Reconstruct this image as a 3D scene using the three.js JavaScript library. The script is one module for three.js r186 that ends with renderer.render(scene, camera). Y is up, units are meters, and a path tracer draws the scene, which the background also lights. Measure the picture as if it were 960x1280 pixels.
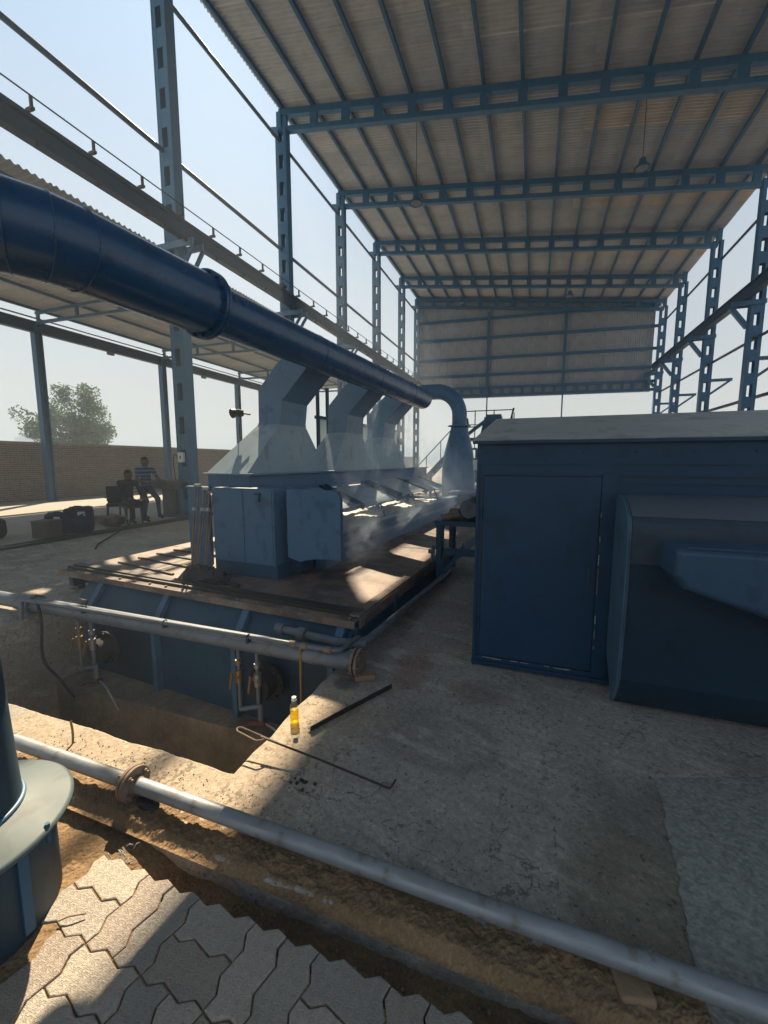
import * as THREE from 'three';
import { mergeGeometries } from 'three/addons/utils/BufferGeometryUtils.js';
import { RoundedBoxGeometry } from 'three/addons/geometries/RoundedBoxGeometry.js';
import { MarchingCubes } from 'three/addons/objects/MarchingCubes.js';

// ------------------------------------------------------------------ camera, sky, sun, exposure
const scene = new THREE.Scene();
const camera = new THREE.PerspectiveCamera(102.35, 0.75, 0.05, 1500);
camera.position.set(0, 1.6, 0);
camera.rotation.order = 'YXZ';
camera.rotation.set(-Math.atan(63 / 515), Math.atan(189 / Math.hypot(515, 63)), 0);

const SUN = new THREE.Vector3(-0.571, 1, -0.84).normalize();
const SKY_LEVEL = 0.335;
{
  const W = 512, H = 256, d = new Float32Array(W * H * 4);
  const horizon = [0.92, 0.86, 0.76], low = [0.76, 0.83, 0.88], mid = [0.38, 0.60, 0.88], zen = [0.24, 0.44, 0.78], under = [0.22, 0.19, 0.15];
  const mix = (a, b, t) => a.map((v, i) => v + (b[i] - v) * t), sm = (a, b, x) => { const t = Math.min(1, Math.max(0, (x - a) / (b - a))); return t * t * (3 - 2 * t); };
  for (let j = 0; j < H; j++) for (let i = 0; i < W; i++) {
    const el = ((j + 0.5) / H - 0.5) * Math.PI, az = ((i + 0.5) / W - 0.5) * 2 * Math.PI;
    const v = [Math.cos(el) * Math.cos(az), Math.sin(el), Math.cos(el) * Math.sin(az)];
    const deg = el * 180 / Math.PI;
    let c = mix(mix(mix(horizon, low, sm(0, 14, deg)), mid, sm(10, 48, deg)), zen, sm(45, 90, deg));
    if (deg < 0) c = under;
    const cs = v[0] * SUN.x + v[1] * SUN.y + v[2] * SUN.z;
    const g = deg < 0 ? 0 : 0.16 * Math.exp((cs - 1) * 4.0) + 0.3 * Math.exp((cs - 1) * 30);
    const o = (j * W + i) * 4;
    d[o] = (c[0] + g * 1.0) * SKY_LEVEL; d[o + 1] = (c[1] + g * 0.97) * SKY_LEVEL; d[o + 2] = (c[2] + g * 0.9) * SKY_LEVEL; d[o + 3] = 1;
  }
  const t = new THREE.DataTexture(d, W, H, THREE.RGBAFormat, THREE.FloatType);
  t.mapping = THREE.EquirectangularReflectionMapping; t.magFilter = t.minFilter = THREE.LinearFilter; t.needsUpdate = true;
  scene.background = t; scene.environment = t;
}
const sun = new THREE.DirectionalLight(new THREE.Color().setRGB(1, 0.82, 0.57), 5);
sun.position.copy(SUN).multiplyScalar(60).add(new THREE.Vector3(-4, 0, -10));
sun.target.position.set(-4, 0, -10);
sun.castShadow = true; sun.shadow.mapSize.set(4096, 4096);
Object.assign(sun.shadow.camera, { left: -40, right: 40, top: 40, bottom: -40, near: 1, far: 160 });
scene.add(sun, sun.target);

const renderer = new THREE.WebGLRenderer({ antialias: true });
renderer.setSize(768, 1024);
renderer.toneMapping = THREE.LinearToneMapping;
renderer.toneMappingExposure = 2.85;
renderer.shadowMap.enabled = true;

// ------------------------------------------------------------------ helpers
let seed = 12345;
const rnd = () => { seed = (seed * 1664525 + 1013904223) >>> 0; return seed / 4294967296; };
const rr = (a, b) => a + (b - a) * rnd();
const V = (x, y, z) => new THREE.Vector3(x, y, z);
const names = {};
function numbered(n) { const k = names[n] = (names[n] ?? -1) + 1; return k ? `${n}_${String(k).padStart(3, '0')}` : n; }

function box(w, h, d, x = 0, y = 0, z = 0, ry = 0) { const g = new THREE.BoxGeometry(w, h, d); if (ry) g.rotateY(ry); return g.translate(x, y, z); }
function rbox(w, h, d, r, x = 0, y = 0, z = 0, s = 2) { return new RoundedBoxGeometry(w, h, d, s, r).translate(x, y, z); }
// oriented rectangular bar from p to q: w across (horizontal where possible), h along the remaining axis
function bar(p, q, w, h = w, upv = null) {
  const a = V(...p), b = V(...q), dir = b.clone().sub(a), L = dir.length(); dir.normalize();
  let up = upv ? V(...upv) : Math.abs(dir.y) > 0.95 ? V(0, 0, 1) : V(0, 1, 0);
  const side = new THREE.Vector3().crossVectors(up, dir).normalize(); up = new THREE.Vector3().crossVectors(dir, side);
  const m = new THREE.Matrix4().makeBasis(side, up, dir).setPosition(a.add(b).multiplyScalar(0.5));
  return new THREE.BoxGeometry(w, h, L).applyMatrix4(m);
}
function rod(p, q, r, r2 = r, seg = 12, open = false) {
  const a = V(...p), b = V(...q), L = a.distanceTo(b), g = new THREE.CylinderGeometry(r2, r, L, seg, 1, open);
  return g.applyQuaternion(new THREE.Quaternion().setFromUnitVectors(V(0, 1, 0), b.clone().sub(a).normalize())).translate((a.x + b.x) / 2, (a.y + b.y) / 2, (a.z + b.z) / 2);
}
function tube(pts, r, n = 40, seg = 10, tension = 0.5) {
  return new THREE.TubeGeometry(new THREE.CatmullRomCurve3(pts.map(p => V(...p)), false, 'catmullrom', tension), n, r, seg, false);
}
// pipe along straight runs with rounded corners, capped
function pipe(pts, r, bend = 0.1, seg = 14) {
  const path = new THREE.CurvePath(), P = pts.map(p => V(...p)); let cur = P[0];
  for (let i = 1; i < P.length; i++) {
    if (i === P.length - 1) { path.add(new THREE.LineCurve3(cur, P[i])); break; }
    const a = P[i].clone().add(P[i - 1].clone().sub(P[i]).setLength(bend)), b = P[i].clone().add(P[i + 1].clone().sub(P[i]).setLength(bend));
    path.add(new THREE.LineCurve3(cur, a)); path.add(new THREE.QuadraticBezierCurve3(a, P[i], b)); cur = b;
  }
  const g = new THREE.TubeGeometry(path, Math.max(8, pts.length * 24), r, seg, false), caps = [];
  for (const [e, n] of [[P[0], P[1]], [P[P.length - 1], P[P.length - 2]]]) {
    const c = new THREE.CircleGeometry(r, seg); c.applyQuaternion(new THREE.Quaternion().setFromUnitVectors(V(0, 0, 1), e.clone().sub(n).normalize())); caps.push(c.translate(e.x, e.y, e.z));
  }
  return merge([g, ...caps]);
}
function merge(gs) {
  gs = gs.map(g => { const o = g.index ? g.toNonIndexed() : g; for (const k of Object.keys(o.attributes)) if (!['position', 'normal', 'uv'].includes(k)) o.deleteAttribute(k); return o; });
  return gs.length === 1 ? gs[0] : mergeGeometries(gs);
}
// uv in metres, by the main direction of each face
function metric(g) {
  if (g.index) g = g.toNonIndexed();
  const p = g.attributes.position, uv = new Float32Array(p.count * 2), a = V(), b = V(), c = V(), n = V();
  for (let i = 0; i < p.count; i += 3) {
    a.fromBufferAttribute(p, i); b.fromBufferAttribute(p, i + 1); c.fromBufferAttribute(p, i + 2);
    n.crossVectors(b.clone().sub(a), c.clone().sub(a)); const x = Math.abs(n.x), y = Math.abs(n.y), z = Math.abs(n.z);
    [a, b, c].forEach((q, k) => { const [s, t] = y >= x && y >= z ? [q.x, q.z] : x >= z ? [q.z, q.y] : [q.x, q.y]; uv[(i + k) * 2] = s; uv[(i + k) * 2 + 1] = t; });
  }
  g.setAttribute('uv', new THREE.BufferAttribute(uv, 2)); return g;
}
function obj(name, geos, mat, parent = scene) {
  const g = metric(Array.isArray(geos) ? merge(geos) : geos);
  const m = new THREE.Mesh(g, mat); m.name = parent === scene ? numbered(name) : name; m.castShadow = m.receiveShadow = true; parent.add(m); return m;
}
function put(name, geo, mat, parent, x = 0, y = 0, z = 0) { const m = new THREE.Mesh(geo, mat); m.name = name; m.castShadow = m.receiveShadow = true; m.position.set(x, y, z); parent.add(m); return m; }
function tag(o, label, category, group) { o.userData.label = label; o.userData.category = category; if (group) o.userData.group = group; return o; }
function struct(o, label) { o.userData.kind = 'structure'; if (label) o.userData.label = label; return o; }
function thing(name, label, category, pos = [0, 0, 0], ry = 0, group) {
  const o = new THREE.Group(); o.name = numbered(name); o.position.set(...pos); o.rotation.y = ry; scene.add(o); return tag(o, label, category, group);
}
function lathe(pts, seg = 32) { return new THREE.LatheGeometry(pts.map(p => new THREE.Vector2(...p)), seg); }
// polygon in (a,b) extruded: axis 'z' -> a=x,b=y ; axis 'x' -> a=z,b=y
function prism(poly, from, to, axis = 'z', bevel = 0) {
  const s = new THREE.Shape(poly.map(p => new THREE.Vector2(axis === 'x' ? -p[0] : p[0], p[1])));
  const g = new THREE.ExtrudeGeometry(s, { depth: to - from - 2 * bevel, bevelEnabled: bevel > 0, bevelSize: bevel, bevelThickness: bevel, bevelSegments: 2, curveSegments: 8 });
  if (bevel) g.translate(0, 0, bevel);
  if (axis === 'x') g.rotateY(Math.PI / 2).translate(from, 0, 0); else g.translate(0, 0, from);
  return g;
}
function frustum(b, t) { // b, t: four corners each, counter-clockwise seen from above
  const f = [], q = (a, c, d, e) => f.push(...a, ...c, ...d, ...a, ...d, ...e);
  for (let i = 0; i < 4; i++) { const j = (i + 1) % 4; q(b[i], b[j], t[j], t[i]); }
  const g = new THREE.BufferGeometry(); g.setAttribute('position', new THREE.Float32BufferAttribute(f, 3)); g.setAttribute('uv', new THREE.Float32BufferAttribute(new Float32Array(f.length / 3 * 2), 2)); g.computeVertexNormals(); return g;
}

// ------------------------------------------------------------------ noise and textures
const NS = 512;
function fbm(sd, base, oct, gain = 0.5) {
  const out = new Float32Array(NS * NS); let amp = 1, tot = 0;
  for (let o = 0; o < oct; o++, amp *= gain) {
    const n = base << o, lat = new Float32Array(n * n); let s = (sd * 7919 + o * 104729 + 1) >>> 0;
    for (let i = 0; i < n * n; i++) { s = (s * 1664525 + 1013904223) >>> 0; lat[i] = s / 4294967296; }
    for (let y = 0; y < NS; y++) {
      const fy = y / NS * n, y0 = fy | 0, ty = fy - y0, sy = ty * ty * (3 - 2 * ty), r0 = (y0 % n) * n, r1 = ((y0 + 1) % n) * n;
      for (let x = 0; x < NS; x++) {
        const fx = x / NS * n, x0 = fx | 0, tx = fx - x0, sx = tx * tx * (3 - 2 * tx), c0 = x0 % n, c1 = (x0 + 1) % n;
        out[y * NS + x] += amp * ((lat[r0 + c0] * (1 - sx) + lat[r0 + c1] * sx) * (1 - sy) + (lat[r1 + c0] * (1 - sx) + lat[r1 + c1] * sx) * sy);
      }
    }
    tot += amp;
  }
  for (let i = 0; i < out.length; i++) out[i] /= tot; return out;
}
const NA = fbm(1, 4, 7, 0.6), NB = fbm(2, 8, 6, 0.55), NC = fbm(3, 64, 3, 0.7), ND = fbm(4, 3, 4, 0.5);
const at = (n, u, v) => { // bilinear, u v in tiles
  const x = (u - Math.floor(u)) * NS, y = (v - Math.floor(v)) * NS, x0 = x | 0, y0 = y | 0, tx = x - x0, ty = y - y0, x1 = (x0 + 1) % NS, y1 = (y0 + 1) % NS, a = x0 % NS, b = y0 % NS;
  return (n[b * NS + a] * (1 - tx) + n[b * NS + x1] * tx) * (1 - ty) + (n[y1 * NS + a] * (1 - tx) + n[y1 * NS + x1] * tx) * ty;
};
const sm = (a, b, x) => { const t = Math.min(1, Math.max(0, (x - a) / (b - a))); return t * t * (3 - 2 * t); };
const enc = x => { x = Math.min(1, Math.max(0, x)); return 255 * (x <= 0.0031308 ? 12.92 * x : 1.055 * Math.pow(x, 1 / 2.4) - 0.055); };
function texture(W, H, metres, fn, srgb = true) { // fn(u,v) -> linear [r,g,b] (or a number)
  const d = new Uint8Array(W * H * 4);
  for (let j = 0; j < H; j++) for (let i = 0; i < W; i++) {
    let c = fn(i / W, j / H); if (typeof c === 'number') c = [c, c, c]; const o = (j * W + i) * 4;
    for (let k = 0; k < 3; k++) d[o + k] = srgb ? enc(c[k]) : 255 * Math.min(1, Math.max(0, c[k])); d[o + 3] = 255;
  }
  const t = new THREE.DataTexture(d, W, H); t.wrapS = t.wrapT = THREE.RepeatWrapping; t.magFilter = THREE.LinearFilter; t.minFilter = THREE.LinearMipmapLinearFilter; t.generateMipmaps = true;
  if (srgb) t.colorSpace = THREE.SRGBColorSpace; t.repeat.set(1 / metres, 1 / metres); t.needsUpdate = true; return t;
}
const lerp3 = (a, b, t) => [a[0] + (b[0] - a[0]) * t, a[1] + (b[1] - a[1]) * t, a[2] + (b[2] - a[2]) * t];
const wear = texture(512, 512, 2.3, (u, v) => { const n = at(NA, u, v), f = at(NC, u, v), s = at(NB, u * 3, v * 2); const k = 0.62 + 0.42 * n + 0.10 * (f - 0.5) - 0.18 * sm(0.58, 0.72, s); return lerp3([k, k, k], [0.95, 0.86, 0.72], 0.28 * sm(0.56, 0.75, n)); });
const wearRough = texture(512, 512, 1.7, (u, v) => 0.6 + 0.5 * at(NA, v, u), false);
const grain = texture(512, 512, 1.1, (u, v) => 0.5 * at(NB, u, v) + 0.5 * at(NC, u, v), false);
const dents = texture(256, 256, 3.1, (u, v) => at(ND, u, v), false);
const rustMap = texture(512, 512, 1.3, (u, v) => { const n = at(NA, u, v), f = at(NC, u, v); return lerp3(lerp3([0.085, 0.068, 0.06], [0.21, 0.145, 0.105], sm(0.35, 0.65, n)), [0.20, 0.18, 0.165], 0.6 * sm(0.5, 0.7, at(NB, v, u))).map(x => x * (0.75 + 0.5 * f)); });
const galvMap = texture(512, 512, 0.9, (u, v) => { const n = at(NB, u, v), f = at(NA, u * 2, v * 2); const k = 0.55 + 0.5 * n; return lerp3([k, k, k * 1.0], [0.55, 0.42, 0.30], 0.7 * sm(0.58, 0.72, f)); });
const rgb = (r, g, b) => new THREE.Color().setRGB(r, g, b);
function paint(r, g, b, rough = 0.45, dent = 0.004, dentScale = dents) {
  return new THREE.MeshPhysicalMaterial({ specularIntensity: rough > 0.4 ? 0.6 : 1, color: rgb(r * 1.2, g * 1.2, b * 1.2), map: wear, roughness: rough * 1.15, roughnessMap: wearRough, metalness: 0, bumpMap: dentScale, bumpScale: dent });
}
function plain(r, g, b, rough = 0.8, o = {}) { return new THREE.MeshStandardMaterial({ color: rgb(r, g, b), roughness: rough, ...o }); }
const M = {
  frame: paint(0.040, 0.125, 0.22, 0.5), frame2: paint(0.034, 0.105, 0.185, 0.5), dark: paint(0.018, 0.045, 0.082, 0.5),
  duct: paint(0.015, 0.062, 0.145, 0.27, 0.0012), box: Object.assign(paint(0.007, 0.037, 0.085, 0.46, 0.003), {}), plateEnd: paint(0.06, 0.12, 0.18, 0.5, 0.003), halfDustSheen: paint(0.028, 0.048, 0.070, 0.55, 0.004), boxTop: paint(0.30, 0.305, 0.295, 0.6, 0.01), drum: paint(0.028, 0.060, 0.088, 0.6, 0.006), skirt: paint(0.085, 0.118, 0.13, 0.55, 0.01), dustSheen: paint(0.075, 0.095, 0.118, 0.6, 0.006),
  cowl: paint(0.008, 0.028, 0.052, 0.5, 0.004), fin: paint(0.032, 0.075, 0.13, 0.42, 0.003),
  hood: paint(0.10, 0.19, 0.29, 0.4, 0.006), hoodDust: paint(0.24, 0.31, 0.355, 0.42, 0.006), casing: paint(0.055, 0.125, 0.22, 0.42, 0.010), tank: paint(0.02, 0.062, 0.115, 0.5, 0.01),
  rust: new THREE.MeshStandardMaterial({ color: rgb(1, 1, 1), map: rustMap, roughness: 0.75, bumpMap: grain, bumpScale: 0.004 }),
  plate: new THREE.MeshStandardMaterial({ color: rgb(0.92, 0.88, 0.92), map: rustMap, roughness: 0.62, bumpMap: grain, bumpScale: 0.003 }),
  galv: new THREE.MeshStandardMaterial({ color: rgb(0.31, 0.335, 0.36), map: galvMap, roughness: 0.5, metalness: 0.3, bumpMap: grain, bumpScale: 0.0015 }),
  greyPipe: new THREE.MeshStandardMaterial({ color: rgb(0.14, 0.17, 0.21), map: galvMap, roughness: 0.5, metalness: 0.15, bumpMap: grain, bumpScale: 0.002 }),
  steel: plain(0.05, 0.045, 0.04, 0.55, { metalness: 0.4, bumpMap: grain, bumpScale: 0.002 }),
  black: plain(0.012, 0.012, 0.014, 0.55), rubber: plain(0.02, 0.02, 0.02, 0.85),
  yellow: plain(0.17, 0.09, 0.03, 0.75), brass: plain(0.22, 0.15, 0.07, 0.4, { metalness: 0.6 }), chrome: plain(0.25, 0.25, 0.25, 0.4, { metalness: 0.6 }),
  red: plain(0.09, 0.03, 0.025, 0.7), white: plain(0.75, 0.73, 0.68, 0.5),
  wood: new THREE.MeshStandardMaterial({ color: rgb(0.30, 0.20, 0.12), map: wear, roughness: 0.85, bumpMap: grain, bumpScale: 0.006 }),
  zinc: new THREE.MeshStandardMaterial({ color: rgb(0.62, 0.62, 0.60), map: galvMap, roughness: 0.6, metalness: 0.2, bumpMap: grain, bumpScale: 0.02 }),
};
// ------------------------------------------------------------------ ground, slab, pit, soil, pavement
// floor texture: 12 m x 12 m window, x -6..6, z -13.1..-1.1 in world metres
const FS = 6; // a 6 m window, x -3..3, z -7.1..-1.1
const blob = (x, z, cx, cz, rx, rz) => { const a = (x - cx) / rx, b = (z - cz) / rz; return a * a + b * b; };
const floorMap = texture(2048, 2048, FS, (u, v) => {
  const x = u * FS, z = v * FS, wx = x > 3 ? x - 6 : x, wz = z - 6 > -1.1 ? z - 12 : z - 6;
  const n = at(NA, u, v), n2 = at(NB, u * 3, v * 3), f = at(NC, u * 5, v * 5), f2 = at(NC, u * 13 + 0.3, v * 13), f3 = at(NC, u * 4 + 0.7, v * 4 + 0.2), big = at(ND, u, v), sc = at(NB, u * 2 + v, v * 7 - u * 2);
  let c = lerp3([0.225, 0.203, 0.178], [0.335, 0.303, 0.262], sm(0.3, 0.7, n));
  c = lerp3(c, [0.155, 0.14, 0.125], 0.7 * sm(0.5, 0.68, big) * sm(0.4, 0.6, n2));
  c = lerp3(c, [0.42, 0.385, 0.33], 0.5 * sm(0.55, 0.7, sc));
  const wob = (n - 0.5) * 1.6 + (n2 - 0.5) * 0.9;
  c = lerp3(c, [0.19, 0.085, 0.065], 0.6 * sm(1.2, 0.1, blob(wx, wz, -0.83, -2.95, 0.17, 0.42) + wob));         // red oxide stain
  c = lerp3(c, [0.12, 0.10, 0.085], 0.45 * sm(1.2, 0.0, blob(wx, wz, -0.3, -2.75, 0.25, 0.2) + wob * 1.3));
  c = lerp3(c, [0.36, 0.275, 0.185], 0.62 * sm(-0.75, -1.15, wx + wob * 0.2) * sm(-2.9, -2.2, wz));                      // sandy dust along the pit
  const ringd = Math.sqrt(blob(wx, wz, -0.45, -2.2, 0.32, 0.24)) + wob * 0.2; c = lerp3(c, [0.12, 0.105, 0.095], 0.34 * sm(0.25, 0.02, Math.abs(ringd - 1)) * sm(0.3, 0.6, n2));   // ring mark
  c = lerp3(c, [0.10, 0.085, 0.075], 0.8 * sm(1.1, 0.2, blob(wx, wz, -1.22, -2.55, 0.12, 0.1) + wob));
  c = lerp3(c, [0.09, 0.08, 0.065], 0.55 * sm(1.3, 0.0, blob(wx, wz, 0.50, -2.05, 0.3, 0.25) + wob * 1.5));
  c = lerp3(c, [0.115, 0.105, 0.06], 0.6 * sm(1.3, 0.0, blob(wx, wz, 0.40, -1.55, 0.26, 0.42) + wob * 1.5));
  let k = (0.62 + 0.75 * f) * (0.82 + 0.36 * f2); if (f2 > 0.72 && f > 0.5) k *= 0.42; if (f3 > 0.76) k *= 0.5; if (f3 < 0.22) k *= 1.35;
  if (n2 > 0.44 && n2 < 0.456 && n > 0.52) k *= 0.55;                                                              // hairline cracks
  if (wx < -0.6 && wz < -2.9 && wz > -5.5 && f2 > 0.76 && n > 0.45) { c = [0.55, 0.53, 0.5]; k = 1; }                // zinc splashes
  return c.map(q => q * k);
});
{ // branching cracks drawn into the floor map
  const d = floorMap.image.data, px = 2048 / FS, dot = (x, z, w, k) => { const cx = ((x % FS) + FS) % FS * px, cz = ((z % FS) + FS) % FS * px, r = Math.ceil(w); for (let j = -r; j <= r; j++) for (let i = -r; i <= r; i++) if (i * i + j * j <= w * w) { const o = ((((cz + j) | 0) & 2047) * 2048 + (((cx + i) | 0) & 2047)) * 4; for (let q = 0; q < 3; q++) d[o + q] *= k; } };
  const crack = (x, z, a, L, w, depth) => { for (let s = 0; s < L; s += 0.0035) { x += Math.cos(a) * 0.0035; z += Math.sin(a) * 0.0035; a += rr(-0.22, 0.22); dot(x, z, w * rr(0.5, 1.1), 0.78); if (depth && rnd() < 0.006) crack(x, z, a + (rnd() < 0.5 ? 1 : -1) * rr(0.5, 1.1), L * rr(0.2, 0.45), w * 0.75, depth - 1); } };
  crack(-1.2, -2.3, 0.5, 1.1, 0.9, 2); crack(-0.1, -1.5, -1.2, 0.9, 0.8, 2); crack(0.6, -2.6, 2.6, 1.2, 0.8, 2); crack(-0.9, -3.6, -1.5, 1.6, 0.9, 1); crack(-2.0, -1.2, 0.2, 0.5, 0.8, 1);
  floorMap.needsUpdate = true;
}
const floorMat = new THREE.MeshStandardMaterial({ map: floorMap, roughness: 0.9, bumpMap: texture(1024, 1024, 2.9, (u, v) => 0.45 * at(NA, u * 2, v * 2) + 0.35 * at(NC, u * 3, v * 3) + 0.2 * at(NB, u, v), false), bumpScale: 0.012 });
const soilMap = texture(512, 512, 0.9, (u, v) => { const n = at(NA, u, v), f = at(NC, u * 2, v * 2); return lerp3([0.105, 0.068, 0.037], [0.30, 0.195, 0.102], n).map(q => q * (0.6 + 0.8 * f)); });
const soilMat = new THREE.MeshStandardMaterial({ map: soilMap, roughness: 1, bumpMap: grain, bumpScale: 0.02 });
const farMap = texture(512, 512, 9, (u, v) => { const n = at(NA, u, v); return lerp3([0.20, 0.17, 0.135], [0.34, 0.29, 0.23], n).map(q => q * (0.8 + 0.4 * at(NC, u * 3, v * 3))); });
const farMat = new THREE.MeshStandardMaterial({ map: farMap, roughness: 0.95, bumpMap: grain, bumpScale: 0.01 });
const concMap = texture(512, 512, 2.1, (u, v) => { const n = at(NA, u, v), s = at(NB, u * 6, v * 0.7); return lerp3([0.10, 0.085, 0.07], [0.25, 0.205, 0.155], sm(0.3, 0.7, n) * 0.7 + 0.3 * s).map(q => q * (0.75 + 0.5 * at(NC, u, v))); });
const concMat = new THREE.MeshStandardMaterial({ map: concMap, roughness: 0.95, bumpMap: grain, bumpScale: 0.012 });

// land as one sheet to the horizon
{
  const s = new THREE.Shape([[-420, -420], [420, -420], [420, 420], [-420, 420]].map(p => new THREE.Vector2(...p)));
  s.holes.push(new THREE.Path([[-60, -11], [-60, 130], [60, 130], [60, -11]].map(p => new THREE.Vector2(...p)))); // xz: y = -z
  const g = new THREE.ShapeGeometry(s).rotateX(-Math.PI / 2).translate(0, -0.03, 0);
  struct(obj('ground', g, farMat));
  const yard = new THREE.Shape([[-60, 1.17], [-9.35, 1.17], [-9.35, 130], [-60, 130]].map(p => new THREE.Vector2(...p)));
  struct(obj('yard_floor', new THREE.ShapeGeometry(yard).rotateX(-Math.PI / 2).translate(0, -0.012, 0), new THREE.MeshStandardMaterial({ map: texture(512, 512, 6, (u, v) => lerp3([0.25, 0.235, 0.21], [0.40, 0.37, 0.32], at(NA, u, v)).map(q => q * (0.8 + 0.4 * at(NC, u * 3, v * 3)))), roughness: 0.85, bumpMap: grain, bumpScale: 0.006 })));
}
// concrete slab with the pit cut through it; uneven edges
{
  const edge = (a, b, n, j) => { const o = []; for (let i = 0; i < n; i++) { const t = i / n; o.push([a[0] + (b[0] - a[0]) * t + (i ? rr(-j, j) : 0), a[1] + (b[1] - a[1]) * t + (i ? rr(-j, j) : 0)]); } return o; };
  const outer = [...[...Array(700).keys()].map(i => { const x = -9.35 + i / 700 * 23.35; return [x, 1.165 + 0.05 * (at(NA, x / 2.1, 0.3) - 0.5) + 0.03 * (at(NB, x / 1.3, 0.7) - 0.5) + (i ? rr(-0.004, 0.004) : 0)]; }), [14, 1.17], [60, 1.17], [60, 130], [-9.35, 130]];
  const hole = [...edge([-4.85, 1.57], [-4.85, 11], 20, 0.01), ...edge([-4.85, 11], [-1.40, 11], 4, 0), ...edge([-1.40, 11], [-1.40, 1.57], 60, 0.012), ...[...Array(160).keys()].map(i => { const x = -1.40 - i / 160 * 3.45; return [x, 1.57 + (i ? 0.05 * (at(NA, x / 1.9, 0.6) - 0.5) + 0.02 * (at(NB, x / 1.1, 0.2) - 0.5) : 0)]; })];
  const s = new THREE.Shape(outer.map(p => new THREE.Vector2(...p))); s.holes.push(new THREE.Path(hole.map(p => new THREE.Vector2(...p))));
  const g = new THREE.ExtrudeGeometry(s, { depth: 1.68, bevelEnabled: true, bevelSize: 0.012, bevelThickness: 0.012, bevelSegments: 2, bevelOffset: -0.012 }).rotateX(-Math.PI / 2).translate(0, -1.692, 0);
  const slab = struct(obj('concrete_floor', g, floorMat));
  obj('pit_base', box(3.6, 0.1, 9.6, -3.12, -1.70, -6.3), concMat, slab);
  obj('pit_ledge', [box(3.40, 0.86, 7.9, -3.125, -1.22, -6.72)], concMat, slab);
  // newer concrete patch, lower right, with a ragged edge
  const e2 = []; for (let i = 0; i <= 110; i++) { const t = i / 110; e2.push([0.64 - 0.10 * t + 0.09 * (at(NA, t * 0.6, 0.4) - 0.5) + 0.035 * (at(NB, t * 0.9, 0.15) - 0.5) + rr(-0.003, 0.003), 2.26 - 1.06 * t]); }
  const p2 = new THREE.Shape([...[[3.6, 1.2], [3.6, 3.1]], [1.4, 2.55], [0.9, 2.36], ...e2].map(p => new THREE.Vector2(...p)));
  const patch = texture(1024, 1024, 3.3, (u, v) => { const n = at(NA, u, v), f = at(NC, u * 3, v * 3); return lerp3([0.17, 0.17, 0.155], [0.285, 0.278, 0.25], n).map(q => q * (0.5 + 0.95 * f) * (0.8 + 0.4 * at(NC, u * 8, v * 8))); });
  obj('floor_patch', new THREE.ExtrudeGeometry(p2, { depth: 0.001, bevelEnabled: true, bevelSize: 0.006, bevelThickness: 0.0025, bevelSegments: 1 }).rotateX(-Math.PI / 2).translate(0, 0.002, 0), new THREE.MeshStandardMaterial({ map: patch, roughness: 0.92, bumpMap: grain, bumpScale: 0.01 }), slab);
}
// soil strip between slab and pavement: uneven bed
{
  const g = new THREE.PlaneGeometry(16, 3.2, 640, 128).rotateX(-Math.PI / 2).translate(4.0, 0, 0.25), p = g.attributes.position;
  for (let i = 0; i < p.count; i++) {
    const x = p.getX(i), z = p.getZ(i), n = at(NA, x / 1.7, z / 1.7), f = at(NC, x / 1.2, z / 1.2);
    let y = -0.115 + 0.05 * (n - 0.5) + 0.016 * (f - 0.5); if (z > -1.0) y = Math.min(y, -0.09);
    p.setY(i, y + (x < -1.35 ? 0.06 * sm(-1.3, -1.6, x) : 0));
  }
  g.computeVertexNormals(); struct(obj('soil', g, soilMat));
  // soil spilled over the slab edge
  const g2 = new THREE.PlaneGeometry(5.2, 0.40, 1000, 90).rotateX(-Math.PI / 2).translate(-0.4, 0, -1.335), q = g2.attributes.position;
  for (let i = 0; i < q.count; i++) {
    const x = q.getX(i), z = q.getZ(i), n = at(NA, x / 1.3, z / 1.3), f = at(NC, x / 0.8, z / 0.8), d = sm(-1.42, -1.26, z + 0.22 * (at(NB, x / 0.9, 0.2) - 0.5)) * sm(-1.14, -1.19, z), e = sm(-3, -2.7, x) * sm(1.0, 0.5, x);
    q.setY(i, -0.014 + d * e * (0.006 + 0.10 * Math.max(0, n - 0.36) + 0.008 * f) + rr(-0.0012, 0.0012));
  }
  g2.computeVertexNormals(); const sp = obj('spilled_soil', g2, soilMat); sp.userData.kind = 'stuff'; sp.userData.label = 'brown soil spilled along the broken slab edge under the pipe';
}
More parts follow.
